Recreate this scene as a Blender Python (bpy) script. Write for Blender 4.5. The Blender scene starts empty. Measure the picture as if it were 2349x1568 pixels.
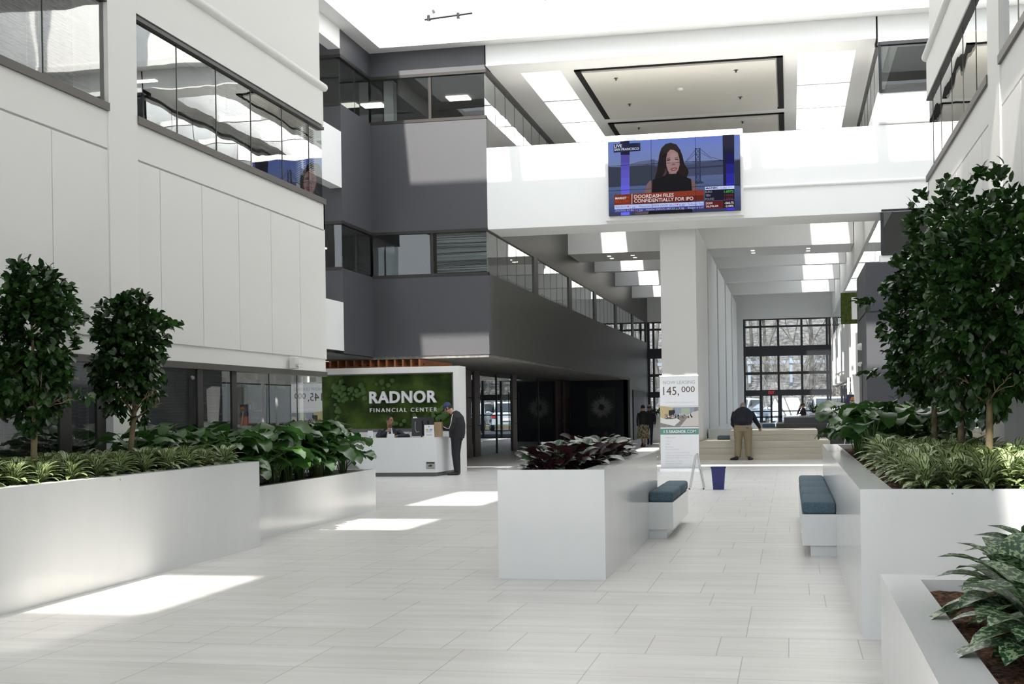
import bpy, bmesh, math, random
from mathutils import Vector, Matrix
random.seed(7)
sc = bpy.context.scene
COL = sc.collection
# ---------------------------------------------------------------- camera
CAM_H = 1.5
F_PX = 3000.0
YAW = math.atan(638.0 / F_PX)
ROLL = math.atan(0.0145)
cam_d = bpy.data.cameras.new('camera')
cam = bpy.data.objects.new('camera', cam_d); COL.objects.link(cam)
cam_d.sensor_fit = 'HORIZONTAL'; cam_d.sensor_width = 36.0
cam_d.lens = F_PX / 2349.0 * 36.0
cam_d.shift_x = 0.0
cam_d.shift_y = (939.3 - 784.0) / 2349.0
cam_d.clip_start = 0.1; cam_d.clip_end = 500
cam.matrix_world = (Matrix.Translation((0, 0, CAM_H)) @ Matrix.Rotation(YAW, 4, 'Z')
                    @ Matrix.Rotation(math.pi / 2, 4, 'X') @ Matrix.Rotation(-ROLL, 4, 'Z'))
sc.camera = cam
# ---------------------------------------------------------------- world, sun, exposure
w = bpy.data.worlds.new('world'); sc.world = w; w.use_nodes = True
bg = w.node_tree.nodes['Background']
bg.inputs['Color'].default_value = (0.86, 0.925, 1.0, 1); bg.inputs['Strength'].default_value = 3.55
sd = bpy.data.lights.new('sun', 'SUN'); sd.energy = 11.5; sd.angle = math.radians(0.9); sd.color = (1.0, 0.94, 0.85)
sun = bpy.data.objects.new('sun', sd); COL.objects.link(sun)
SUN = Vector((0.0875, 0.883, -1.0)).normalized()
sun.rotation_euler = SUN.to_track_quat('-Z', 'Y').to_euler(); sun.location = (0, -10, 40)
def area(name, loc, sx, sy, power, color=(1, 1, 1), rot=(0, 0, 0), portal=False):
    l = bpy.data.lights.new(name, 'AREA'); l.shape = 'RECTANGLE'; l.size = sx; l.size_y = sy; l.energy = power; l.color = color
    if portal: l.cycles.is_portal = True
    o = bpy.data.objects.new(name, l); o.location = loc; o.rotation_euler = rot; COL.objects.link(o); return o
area('portal_atrium', (-2.2, 28.45, 12.95), 15.0, 4.8, 1, portal=True)
area('rooflight_diffuse', (-2.6, 16.5, 10.40), 5.4, 10.5, 170, color=(1.0, 0.99, 0.97))  # added fill lamp below the closed near roof, brightens floor and planter sides
area('rooflight_hall_left', (-6.0, 36.6, 12.2), 0.95, 8.6, 150)
area('rooflight_hall_right', (0.97, 36.6, 12.2), 1.3, 8.6, 200)
area('rooflight_atrium', (-2.4, 28.45, 12.8), 14.2, 4.6, 90, color=(0.97, 0.98, 1.0))
area('portal_south', (-2.5, -13.9, 2.25), 9.0, 4.4, 1, rot=(math.pi / 2, 0, 0), portal=True)
sc.view_settings.view_transform = 'Standard'; sc.view_settings.look = 'None'
sc.view_settings.exposure = 0.10; sc.view_settings.gamma = 1.0
sc.view_settings.use_curve_mapping = False
try:
    sc.cycles.use_denoising = True
    sc.cycles.adaptive_threshold = 0.02
    sc.cycles.max_bounces = 9; sc.cycles.diffuse_bounces = 5; sc.cycles.glossy_bounces = 3
    sc.cycles.transparent_max_bounces = 12; sc.cycles.transmission_bounces = 3
    sc.cycles.caustics_reflective = False; sc.cycles.caustics_refractive = False
    sc.cycles.sample_clamp_indirect = 6.0
except Exception: pass

# ---------------------------------------------------------------- materials
MATS = {}
def mat(name, color, rough=0.6, metal=0.0, spec=0.5, bump=None, emit=None, noise=None, coat=0.0):
    if name in MATS: return MATS[name]
    m = bpy.data.materials.new(name); m.use_nodes = True; MATS[name] = m
    nt = m.node_tree; b = nt.nodes['Principled BSDF']
    b.inputs['Base Color'].default_value = (*color, 1); b.inputs['Roughness'].default_value = rough
    b.inputs['Metallic'].default_value = metal; b.inputs['Specular IOR Level'].default_value = spec
    if coat: b.inputs['Coat Weight'].default_value = coat; b.inputs['Coat Roughness'].default_value = 0.08
    if emit:
        b.inputs['Emission Color'].default_value = (*emit[0], 1); b.inputs['Emission Strength'].default_value = emit[1]
    if noise or bump: tc = nt.nodes.new('ShaderNodeTexCoord')
    if noise:   # (scale, color2, detail, stretch)
        sc_, c2, lo, hi, st = noise
        mp = nt.nodes.new('ShaderNodeMapping'); mp.inputs['Scale'].default_value = st
        nt.links.new(tc.outputs['Object'], mp.inputs['Vector'])
        n = nt.nodes.new('ShaderNodeTexNoise'); n.inputs['Scale'].default_value = sc_; n.inputs['Detail'].default_value = 5
        nt.links.new(mp.outputs['Vector'], n.inputs['Vector'])
        r = nt.nodes.new('ShaderNodeValToRGB'); r.color_ramp.elements[0].position = lo; r.color_ramp.elements[1].position = hi
        r.color_ramp.elements[0].color = (*color, 1); r.color_ramp.elements[1].color = (*c2, 1)
        nt.links.new(n.outputs['Fac'], r.inputs['Fac']); nt.links.new(r.outputs['Color'], b.inputs['Base Color'])
    if bump:
        n2 = nt.nodes.new('ShaderNodeTexNoise'); n2.inputs['Scale'].default_value = bump[0]; n2.inputs['Detail'].default_value = 6
        nt.links.new(tc.outputs['Object'], n2.inputs['Vector'])
        bp = nt.nodes.new('ShaderNodeBump'); bp.inputs['Strength'].default_value = bump[1]; bp.inputs['Distance'].default_value = bump[2]
        nt.links.new(n2.outputs['Fac'], bp.inputs['Height']); nt.links.new(bp.outputs['Normal'], b.inputs['Normal'])
    return m
def glass_mat(name, tint, ior=1.5, boost=1.0, wav=0.0):
    m = bpy.data.materials.new(name); m.use_nodes = True; MATS[name] = m
    nt = m.node_tree; nt.nodes.clear()
    out = nt.nodes.new('ShaderNodeOutputMaterial'); mx = nt.nodes.new('ShaderNodeMixShader')
    tr = nt.nodes.new('ShaderNodeBsdfTransparent'); tr.inputs['Color'].default_value = (*tint, 1)
    gl = nt.nodes.new('ShaderNodeBsdfGlossy'); gl.inputs['Roughness'].default_value = 0.0
    gl.inputs['Color'].default_value = (0.93, 0.95, 0.95, 1)
    fr = nt.nodes.new('ShaderNodeFresnel'); fr.inputs['IOR'].default_value = ior
    mu = nt.nodes.new('ShaderNodeMath'); mu.operation = 'MULTIPLY'; mu.inputs[1].default_value = boost; mu.use_clamp = True
    nt.links.new(fr.outputs[0], mu.inputs[0]); nt.links.new(mu.outputs[0], mx.inputs[0])
    nt.links.new(tr.outputs[0], mx.inputs[1]); nt.links.new(gl.outputs[0], mx.inputs[2]); nt.links.new(mx.outputs[0], out.inputs[0])
    if wav:
        tc = nt.nodes.new('ShaderNodeTexCoord'); n = nt.nodes.new('ShaderNodeTexNoise'); n.inputs['Scale'].default_value = 1.1
        n.inputs['Detail'].default_value = 1.0
        nt.links.new(tc.outputs['Object'], n.inputs['Vector'])
        bp = nt.nodes.new('ShaderNodeBump'); bp.inputs['Strength'].default_value = wav; bp.inputs['Distance'].default_value = 0.02
        nt.links.new(n.outputs['Fac'], bp.inputs['Height']); nt.links.new(bp.outputs['Normal'], gl.inputs['Normal'])
    return m
WHITE = mat('white_paint', (0.80, 0.80, 0.785), 0.55, bump=(90, 0.03, 0.002))
PANEL = mat('white_panel', (0.78, 0.78, 0.765), 0.45)
WELL = mat('skylight_well_paint', (0.86, 0.86, 0.85), 0.6)
DARK = mat('slate_paint', (0.064, 0.065, 0.073), 0.5, bump=(60, 0.05, 0.003))
def brushed(name, c, rough, metal):
    m = mat(name, c, rough, metal, noise=(3.0, tuple(x * 1.25 for x in c), 0.3, 0.7, (12, 12, 0.35)))
    return m
SLATE_SIDE = brushed('slate_metal_panel', (0.062, 0.060, 0.056), 0.42, 0.35)
FRAME = mat('bronze_frame', (0.028, 0.025, 0.022), 0.45, 0.2)
FRAME2 = mat('bronze_sill', (0.095, 0.085, 0.075), 0.45, 0.4)
BLACK = mat('black_frame', (0.012, 0.014, 0.018), 0.35)
GROOVE = mat('black_reveal', (0.004, 0.004, 0.004), 0.9)
CHROME = mat('chrome', (0.75, 0.75, 0.75), 0.12, 1.0)
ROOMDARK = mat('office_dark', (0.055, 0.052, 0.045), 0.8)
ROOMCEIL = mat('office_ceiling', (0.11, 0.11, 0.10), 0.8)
LAMP = mat('ceiling_panel_glow', (0.9, 0.9, 0.85), 0.5, emit=((1.0, 0.95, 0.82), 3.0))
BLIND = mat('blind_slat', (0.50, 0.51, 0.50), 0.5)
BLINDW = mat('blind_slat_white', (0.62, 0.66, 0.68), 0.5)
GLASS = glass_mat('window_glass', (0.62, 0.66, 0.64), 1.55, 2.4, 0.16)
GLASS_LOW = glass_mat('shop_window_glass', (0.62, 0.66, 0.64), 1.55, 2.6, 0.025)
GLASS_CLR = glass_mat('clear_glass', (0.8, 0.84, 0.84), 1.5, 1.5, 0.06)
GLASS_DK = glass_mat('tinted_glass', (0.35, 0.38, 0.4), 1.5, 1.6)
GLASS_OUT = glass_mat('facade_glass', (0.8, 0.88, 0.95), 1.45, 0.8)
def striped_stone(name, c1, c2, rough, st=(0.5, 7, 7), coat=0.0, sc_=1.6):
    return mat(name, c1, rough, noise=(sc_, c2, 0.35, 0.7, st), coat=coat)
PLSTONE = mat('planter_stone', (0.72, 0.735, 0.74), 0.16, noise=(1.3, (0.69, 0.705, 0.715), 0.35, 0.7, (2, 2, 0.5)))
STEPSTONE = striped_stone('step_stone', (0.66, 0.61, 0.51), (0.58, 0.535, 0.44), 0.5)
DKSTONE = mat('dark_stone', (0.045, 0.045, 0.048), 0.3)
TEAL = mat('teal_fabric', (0.055, 0.095, 0.13), 0.85, bump=(400, 0.3, 0.002), noise=(60, (0.085, 0.14, 0.18), 0.4, 0.65, (1, 1, 1)))
MULCH = mat('mulch', (0.035, 0.016, 0.008), 0.95, bump=(70, 1.0, 0.03), noise=(45, (0.20, 0.085, 0.035), 0.42, 0.62, (1, 1, 1)))
BARK = mat('bark', (0.11, 0.085, 0.05), 0.85, bump=(50, 0.5, 0.01), noise=(14, (0.27, 0.21, 0.12), 0.4, 0.7, (1, 1, .5)))
STEMG = mat('green_stem', (0.09, 0.17, 0.04), 0.6)
WOOD = mat('orange_wood', (0.30, 0.10, 0.035), 0.5, noise=(4, (0.42, 0.16, 0.06), 0.3, 0.7, (1, .4, 8)))
WOODBR = mat('brown_door_wood', (0.075, 0.042, 0.03), 0.4, noise=(4, (0.055, 0.032, 0.024), 0.3, 0.7, (8, 8, .4)))
SKIN = mat('skin', (0.52, 0.30, 0.21), 0.55); SKIN2 = mat('skin_brown', (0.27, 0.13, 0.075), 0.5)
BLKCLOTH = mat('black_cloth', (0.012, 0.012, 0.014), 0.8); NAVY = mat('navy_wool', (0.012, 0.013, 0.022), 0.9)
PANTS = mat('black_trousers', (0.014, 0.014, 0.02), 0.85); KHAKI = mat('khaki_cotton', (0.30, 0.245, 0.155), 0.85, bump=(9, 0.5, 0.02))
SHOE = mat('shoe_leather', (0.02, 0.014, 0.011), 0.45); CAPB = mat('navy_cap', (0.03, 0.05, 0.13), 0.8)
HAIRD = mat('dark_hair', (0.02, 0.014, 0.011), 0.6); HAIRG = mat('grey_hair', (0.22, 0.20, 0.18), 0.7)
SHIRT = mat('white_shirt', (0.78, 0.78, 0.80), 0.7); SUIT = mat('dark_suit', (0.02, 0.022, 0.035), 0.75)
WPLASTIC = mat('white_plastic', (0.75, 0.75, 0.73), 0.4); BPLASTIC = mat('black_plastic', (0.01, 0.01, 0.012), 0.35)
PAPER = mat('paper', (0.82, 0.82, 0.82), 0.6)
def leaf_mat(name, base, vein, scale=30.0, thr=(0.46, 0.56), rough=0.35, trans=0.25, vari=0.0, under=None, uvmode=None):
    m = bpy.data.materials.new(name); m.use_nodes = True; MATS[name] = m
    nt = m.node_tree; b = nt.nodes['Principled BSDF']; b.inputs['Roughness'].default_value = rough
    L = nt.links
    tc = nt.nodes.new('ShaderNodeTexCoord')
    if uvmode:      # pattern along leaf uv: u across (-1..1 stored 0..1), v along
        sep = nt.nodes.new('ShaderNodeSeparateXYZ'); L.new(tc.outputs['UV'], sep.inputs[0])
        a = nt.nodes.new('ShaderNodeMath'); a.operation = 'SUBTRACT'; L.new(sep.outputs[0], a.inputs[0]); a.inputs[1].default_value = 0.5
        ab = nt.nodes.new('ShaderNodeMath'); ab.operation = 'ABSOLUTE'; L.new(a.outputs[0], ab.inputs[0])
        k = nt.nodes.new('ShaderNodeMath'); k.operation = 'MULTIPLY_ADD'; L.new(ab.outputs[0], k.inputs[0]); k.inputs[1].default_value = -uvmode[1]; L.new(sep.outputs[1], k.inputs[2])
        s = nt.nodes.new('ShaderNodeMath'); s.operation = 'MULTIPLY'; L.new(k.outputs[0], s.inputs[0]); s.inputs[1].default_value = uvmode[0] * 6.2832
        n = nt.nodes.new('ShaderNodeTexNoise'); n.inputs['Scale'].default_value = scale; L.new(tc.outputs['Object'], n.inputs['Vector'])
        s1 = nt.nodes.new('ShaderNodeMath'); s1.operation = 'MULTIPLY_ADD'; L.new(n.outputs['Fac'], s1.inputs[0]); s1.inputs[1].default_value = uvmode[2]; L.new(s.outputs[0], s1.inputs[2])
        s2 = nt.nodes.new('ShaderNodeMath'); s2.operation = 'SINE'; L.new(s1.outputs[0], s2.inputs[0])
        s3 = nt.nodes.new('ShaderNodeMath'); s3.operation = 'MULTIPLY_ADD'; L.new(s2.outputs[0], s3.inputs[0]); s3.inputs[1].default_value = 0.5; s3.inputs[2].default_value = 0.5
        # midrib
        mr = nt.nodes.new('ShaderNodeMath'); mr.operation = 'LESS_THAN'; L.new(ab.outputs[0], mr.inputs[0]); mr.inputs[1].default_value = 0.03
        mxx = nt.nodes.new('ShaderNodeMath'); mxx.operation = 'MAXIMUM'; L.new(s3.outputs[0], mxx.inputs[0]); L.new(mr.outputs[0], mxx.inputs[1])
        fac = mxx.outputs[0]
    else:
        n = nt.nodes.new('ShaderNodeTexNoise'); n.inputs['Scale'].default_value = scale; n.inputs['Detail'].default_value = 3
        L.new(tc.outputs['Object'], n.inputs['Vector']); fac = n.outputs['Fac']
    r = nt.nodes.new('ShaderNodeValToRGB'); e = r.color_ramp.elements
    e[0].position, e[1].position = thr; e[0].color = (*base, 1); e[1].color = (*vein, 1)
    L.new(fac, r.inputs['Fac']); colr = r.outputs['Color']
    if under:
        g = nt.nodes.new('ShaderNodeNewGeometry'); mx = nt.nodes.new('ShaderNodeMixRGB'); L.new(g.outputs['Backfacing'], mx.inputs['Fac'])
        L.new(colr, mx.inputs['Color1']); mx.inputs['Color2'].default_value = (*under, 1); colr = mx.outputs['Color']
    L.new(colr, b.inputs['Base Color'])
    if trans:
        t = nt.nodes.new('ShaderNodeBsdfTranslucent'); L.new(colr, t.inputs['Color'])
        ms = nt.nodes.new('ShaderNodeMixShader'); ms.inputs[0].default_value = trans
        L.new(b.outputs[0], ms.inputs[1]); L.new(t.outputs[0], ms.inputs[2]); L.new(ms.outputs[0], nt.nodes['Material Output'].inputs[0])
    return m
FICUS = leaf_mat('ficus_leaf', (0.011, 0.033, 0.008), (0.032, 0.085, 0.016), 9.0, (0.4, 0.68), 0.28, 0.15)
AGLAO = leaf_mat('aglaonema_leaf', (0.035, 0.085, 0.025), (0.42, 0.50, 0.24), 22.0, (0.30, 0.60), 0.4, 0.2, uvmode=(3.0, 0.9, 9.0))
AGLAO2 = leaf_mat('speckled_aglaonema_leaf', (0.018, 0.060, 0.026), (0.27, 0.36, 0.20), 70.0, (0.49, 0.56), 0.35, 0.15)
BIGLEAF = leaf_mat('philodendron_leaf', (0.028, 0.082, 0.018), (0.062, 0.155, 0.034), 6.0, (0.3, 0.75), 0.3, 0.3)
CALA = leaf_mat('calathea_leaf', (0.022, 0.048, 0.024), (0.17, 0.22, 0.15), 14.0, (0.84, 0.98), 0.35, 0.08, under=(0.045, 0.010, 0.018), uvmode=(1.6, 1.6, 4.0))
SHRUB = leaf_mat('shrub_leaf', (0.018, 0.05, 0.014), (0.05, 0.11, 0.03), 6.0)

# ---------------------------------------------------------------- mesh builder
class MB:
    def __init__(s): s.v = []; s.f = []; s.m = []; s.sm = []; s.uv = []
    def add(s, vs, fs, mi=0, smooth=False, uvs=None):
        o = len(s.v); s.v += [tuple(p) for p in vs]
        for i, f in enumerate(fs):
            s.f.append(tuple(o + k for k in f)); s.m.append(mi); s.sm.append(smooth)
            s.uv.append([uvs[k] for k in f] if uvs else None)
        return s
    def box(s, x0, x1, y0, y1, z0, z1, mi=0):
        x0, x1 = sorted((x0, x1)); y0, y1 = sorted((y0, y1)); z0, z1 = sorted((z0, z1))
        vs = [(x0,y0,z0),(x1,y0,z0),(x1,y1,z0),(x0,y1,z0),(x0,y0,z1),(x1,y0,z1),(x1,y1,z1),(x0,y1,z1)]
        return s.add(vs, [(0,3,2,1),(4,5,6,7),(0,1,5,4),(1,2,6,5),(2,3,7,6),(3,0,4,7)], mi)
    def prism(s, pts, y0, y1, mi=0):       # pts (x,z) ccw seen from -y, extruded along y
        n = len(pts); vs = [(x, y0, z) for x, z in pts] + [(x, y1, z) for x, z in pts]
        fs = [tuple(range(n)), tuple(range(2*n-1, n-1, -1))] + [(i, n+i, n+(i+1) % n, (i+1) % n) for i in range(n)]
        return s.add(vs, fs, mi)
    def prismz(s, pts, z0, z1, mi=0):
        n = len(pts); vs = [(x, y, z0) for x, y in pts] + [(x, y, z1) for x, y in pts]
        fs = [tuple(range(n-1, -1, -1)), tuple(range(n, 2*n))] + [(i, (i+1) % n, n+(i+1) % n, n+i) for i in range(n)]
        return s.add(vs, fs, mi)
    def tube(s, pts, rs, n=10, mi=0, side=None, smooth=True):
        pts = [Vector(p) for p in pts]
        if not isinstance(rs, (list, tuple)): rs = [rs] * len(pts)
        vs = []; k = len(pts); up0 = None
        for i, p in enumerate(pts):
            t = (pts[min(i+1, k-1)] - pts[max(i-1, 0)]).normalized()
            a = Vector(side) if side is not None else (up0 if up0 is not None else (Vector((1, 0, 0)) if abs(t.x) < 0.8 else Vector((0, 1, 0))))
            a = (a - t * a.dot(t)).normalized(); up0 = a; b = t.cross(a)
            r = rs[i]; rx, ry = (r if isinstance(r, (tuple, list)) else (r, r))
            for j in range(n):
                an = 2 * math.pi * j / n
                vs.append(p + a * (rx * math.cos(an)) + b * (ry * math.sin(an)))
        fs = [(i*n+j, i*n+(j+1) % n, (i+1)*n+(j+1) % n, (i+1)*n+j) for i in range(k-1) for j in range(n)]
        s.add(vs, fs, mi, smooth)
        o = len(vs)
        s.add(vs[:n], [tuple(range(n-1, -1, -1))], mi); s.add(vs[-n:], [tuple(range(n))], mi)
        return s
    def ell(s, c, r, n=16, m=10, mi=0, rot=None):
        c = Vector(c); vs = []
        for i in range(m+1):
            th = math.pi * i / m
            for j in range(n):
                a = 2 * math.pi * j / n
                p = Vector((r[0]*math.sin(th)*math.cos(a), r[1]*math.sin(th)*math.sin(a), r[2]*math.cos(th)))
                if rot: p = rot @ p
                vs.append(c + p)
        fs = [(i*n+j, (i+1)*n+j, (i+1)*n+(j+1) % n, i*n+(j+1) % n) for i in range(m) for j in range(n)]
        return s.add(vs, fs, mi, True)
    def xf(s, M):
        s.v = [tuple(M @ Vector(p)) for p in s.v]; return s
    def join(s, o):
        k = len(s.v); s.v += o.v; s.f += [tuple(k+i for i in f) for f in o.f]; s.m += o.m; s.sm += o.sm; s.uv += o.uv; return s
    def build(s, name, mats, parent=None, bevel=0, remesh=0, loc=None, local=True):
        me = bpy.data.meshes.new(name)
        me.from_pydata(s.v, [], s.f)
        if not isinstance(mats, (list, tuple)): mats = [mats]
        for m in mats: me.materials.append(m)
        for i, p in enumerate(me.polygons):
            p.material_index = s.m[i]; p.use_smooth = s.sm[i]
        if any(u is not None for u in s.uv):
            ul = me.uv_layers.new(name='UVMap')
            for i, p in enumerate(me.polygons):
                if s.uv[i]:
                    for k, li in enumerate(p.loop_indices): ul.data[li].uv = s.uv[i][k]
        me.update()
        o = bpy.data.objects.new(name, me); COL.objects.link(o)
        if loc is not None: o.location = loc
        if parent is not None: o.parent = parent
        if remesh:
            r = o.modifiers.new('r', 'REMESH'); r.mode = 'VOXEL'; r.voxel_size = remesh; r.use_smooth_shade = True
            q = o.modifiers.new('s', 'SMOOTH'); q.iterations = 4; q.factor = 0.5
        if bevel:
            b = o.modifiers.new('b', 'BEVEL'); b.width = bevel; b.segments = 3; b.limit_method = 'ANGLE'; b.angle_limit = math.radians(40)
        return o
def tag(o, label=None, cat=None, group=None, kind=None):
    if label: o['label'] = label
    if cat: o['category'] = cat
    if group: o['group'] = group
    if kind: o['kind'] = kind
    return o
def empty(name, loc, rz=0.0):
    o = bpy.data.objects.new(name, None); COL.objects.link(o); o.empty_display_size = 0.2
    o.location = loc; o.rotation_euler = (0, 0, rz); return o
def copy_tree(o, parent=None):
    c = o.copy(); COL.objects.link(c); c.parent = parent
    for ch in list(o.children): copy_tree(ch, c)
    return c
def struct(o): o['kind'] = 'structure'; return o
def sbox(name, b, m, parent=None):
    mb = MB()
    for q in (b if isinstance(b[0], (tuple, list)) else [b]): mb.box(*q)
    o = mb.build(name, m, parent)
    if parent is None: struct(o)
    return o
_FC = {}
def text_geo(s, bold=0.0, extr=0.0, sp=1.0):
    k = (s, bold, extr, sp)
    if k in _FC: return _FC[k]
    c = bpy.data.curves.new('t', 'FONT'); c.body = s; c.offset = bold; c.extrude = extr; c.resolution_u = 3; c.space_character = sp
    o = bpy.data.objects.new('t', c); COL.objects.link(o)
    bpy.context.view_layer.update()
    me = bpy.data.meshes.new_from_object(o.evaluated_get(bpy.context.evaluated_depsgraph_get()))
    vs = [tuple(v.co) for v in me.vertices]; fs = [tuple(p.vertices) for p in me.polygons]
    bpy.data.objects.remove(o); bpy.data.curves.remove(c); bpy.data.meshes.remove(me)
    _FC[k] = (vs, fs); return _FC[k]
def text_into(mb, s, x0, x1, z0, z1, fn, bold=0.0, extr=0.0, mi=0, sp=1.0):
    """fit text s in the rectangle, fn(x, z, d) -> world point"""
    vs, fs = text_geo(s, bold, extr, sp)
    if not vs: return
    ax = min(v[0] for v in vs); bx = max(v[0] for v in vs); az = min(v[1] for v in vs); bz = max(v[1] for v in vs)
    out = [fn(x0 + (v[0]-ax)/(bx-ax)*(x1-x0), z0 + (v[1]-az)/(bz-az)*(z1-z0), v[2]) for v in vs]
    mb.add(out, fs, mi)
# ================================================================ SETTING
YB = 31.29          # plane of the footbridge and of the slate block
XL, XR = -7.1, 2.03
# floor
fm = bpy.data.materials.new('limestone_floor'); fm.use_nodes = True; nt = fm.node_tree; b = nt.nodes['Principled BSDF']; L = nt.links
tc = nt.nodes.new('ShaderNodeTexCoord'); mp = nt.nodes.new('ShaderNodeMapping'); mp.inputs['Location'].default_value = (0.30, 0.04, 0)
L.new(tc.outputs['Object'], mp.inputs['Vector'])
br = nt.nodes.new('ShaderNodeTexBrick'); br.inputs['Scale'].default_value = 1.0; br.inputs['Mortar Size'].default_value = 0.0035
br.inputs['Brick Width'].default_value = 0.86; br.inputs['Row Height'].default_value = 0.667; br.offset = 0.37; br.offset_frequency = 3
br.squash = 0.5; br.squash_frequency = 4; br.inputs['Mortar Smooth'].default_value = 0.0
br.inputs['Color1'].default_value = (0.70, 0.69, 0.665, 1); br.inputs['Color2'].default_value = (0.745, 0.735, 0.715, 1); br.inputs['Mortar'].default_value = (0.44, 0.425, 0.39, 1)
L.new(mp.outputs['Vector'], br.inputs['Vector'])
mp2 = nt.nodes.new('ShaderNodeMapping'); mp2.inputs['Scale'].default_value = (0.55, 5.0, 1); L.new(tc.outputs['Object'], mp2.inputs['Vector'])
nn = nt.nodes.new('ShaderNodeTexNoise'); nn.inputs['Scale'].default_value = 1.4; nn.inputs['Detail'].default_value = 6; nn.inputs['Roughness'].default_value = 0.6
L.new(mp2.outputs['Vector'], nn.inputs['Vector'])
rp = nt.nodes.new('ShaderNodeValToRGB'); rp.color_ramp.elements[0].position = 0.33; rp.color_ramp.elements[1].position = 0.62
rp.color_ramp.elements[0].color = (0.86, 0.85, 0.835, 1); rp.color_ramp.elements[1].color = (1, 1, 1, 1); L.new(nn.outputs['Fac'], rp.inputs['Fac'])
mm = nt.nodes.new('ShaderNodeMixRGB'); mm.blend_type = 'MULTIPLY'; mm.inputs['Fac'].default_value = 1
L.new(br.outputs['Color'], mm.inputs['Color1']); L.new(rp.outputs['Color'], mm.inputs['Color2']); L.new(mm.outputs['Color'], b.inputs['Base Color'])
b.inputs['Roughness'].default_value = 0.34; b.inputs['Specular IOR Level'].default_value = 0.45
sbox('floor', (-16, 6, -14, 68, -0.2, 0), fm)

# ---- side walls of the near atrium (mirror-like pair)
def side_wall(side, X, s, yend, bays, name):
    """s=-1 for left (faces +x), +1 for right (faces -x)"""
    mb = MB(); o = 0.4 * s
    ys = -14
    mb.box(X, X+o, ys, yend, 6.0, 6.6); mb.box(X+0.05*s, X+o, ys, yend, 6.6, 10.45)
    mb.box(X, X+o, ys, yend, 4.36, 4.76)
    mb.box(X+0.03*s, X+o, ys, yend, 2.33, 4.36)
    mb.box(X+0.02*s, X+o, ys, yend, 2.13, 2.35)
    mb.box(X, X+o, yend-0.05, yend, 2.33, 4.76)
    mb.tube([(X+0.0*s, ys, 6.6), (X+0.0*s, yend+0.06, 6.6)], 0.062, 12)
    for y0, y1 in bays[1]:
        mb.box(X-0.015*s, X+o, y0, y1, 0, 10.45)
    w_ = struct(mb.build('wall_'+name, [WHITE]))
    pm = MB()
    for p0, p1 in bays[2]:
        y = p1
        while y > p0 + 0.3:
            y2 = max(p0, y - 1.1)
            pm.box(X-0.002*s, X+0.03*s, y2+0.007, y-0.007, 2.34, 4.335); y = y2
    pm.build('wall_panels', PANEL, w_)
    return w_
side_wall(0, XL, -1, 19.47, (None, [(12.8, 13.43), (6.13, 6.76), (-0.54, 0.09)], [(13.43, 19.47), (6.76, 12.8), (0.09, 6.13), (-14, -0.54)]), 'left')
side_wall(0, XR, 1, 20.1, (None, [(13.31, 14.05), (6.6, 7.3)], [(14.05, 20.1), (7.3, 13.31), (-14, 6.6)]), 'right')
WN = [0]
def win(y0, y1, X, s, z0, z1, mull, glass, fm_=None, sill=True, depth=0.035, name=None, fr=0.035, mw=0.008, hd=0.12):
    """window strip in an x = const plane; s gives the side behind it"""
    WN[0] += 1; fm_ = fm_ or FRAME
    g = MB(); g.add([(X+depth*s, y0, z0), (X+depth*s, y1, z0), (X+depth*s, y1, z1), (X+depth*s, y0, z1)], [(0, 1, 2, 3)])
    r = struct(g.build('window_%d' % WN[0], glass))
    f = MB(); f.box(X-0.01*s, X+hd*s, y0, y1, z1-fr, z1+0.01)
    for m in mull: f.box(X+0.03*s, X+0.075*s, m-mw, m+mw, z0, z1)
    f.build('window_frame', fm_, r)
    if sill:
        q = MB(); q.box(X-0.03*s, X+0.12*s, y0, y1+0.0, z0-0.085, z0); q.build('window_sill', FRAME2, r)
    return r
def blind_x(r, X, y0, y1, z0, z1, m, pitch=0.03, tilt=0.35, w=0.024, gaps=()):
    b_ = MB(); z = z1
    while z > z0:
        if z not in gaps: 
            b_.add([(X-w/2, y0, z-w*tilt), (X-w/2, y1, z-w*tilt), (X+w/2, y1, z+w*tilt), (X+w/2, y0, z+w*tilt)], [(0, 1, 2, 3)])
        z -= pitch
    for k in (0.2, 0.5, 0.8):
        yy = y0+(y1-y0)*k; b_.box(X-0.002, X+0.002, yy-0.004, yy+0.004, z0, z1)
    return b_.build('blind', m, r)
a1 = win(13.43, 19.47, XL, -1, 4.84, 5.96, [14.5, 15.6, 16.7, 17.82, 18.9], GLASS)
for y0, y1, zz in [(15.65, 16.66, 5.15), (16.75, 17.78, 4.9), (17.86, 18.86, 4.95), (18.95, 19.4, 4.86)]:
    blind_x(a1, XL-0.14, y0, y1, zz, 5.9, BLIND, 0.028, 0.1)
a2 = win(6.76, 12.8, XL, -1, 4.84, 5.96, [7.9, 9.0, 10.4, 11.62], GLASS)
blind_x(a2, XL-0.14, 6.8, 12.7, 4.9, 5.9, BLIND, 0.03, 0.1)
win(0.09, 6.13, XL, -1, 4.84, 5.96, [1.2, 2.3, 3.4, 4.5], GLASS)
win(14.05, 20.1, XR, 1, 4.84, 5.96, [15.2, 16.3, 17.4, 18.6, 19.6], GLASS, fr=0.012, hd=0.04)
win(7.3, 13.31, XR, 1, 4.84, 5.96, [8.4, 9.5, 10.6, 11.7, 12.5], GLASS, fr=0.012, hd=0.04)
win(0.0, 6.6, XR, 1, 4.84, 5.96, [1.2, 2.3, 3.4, 4.5], GLASS)
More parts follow.
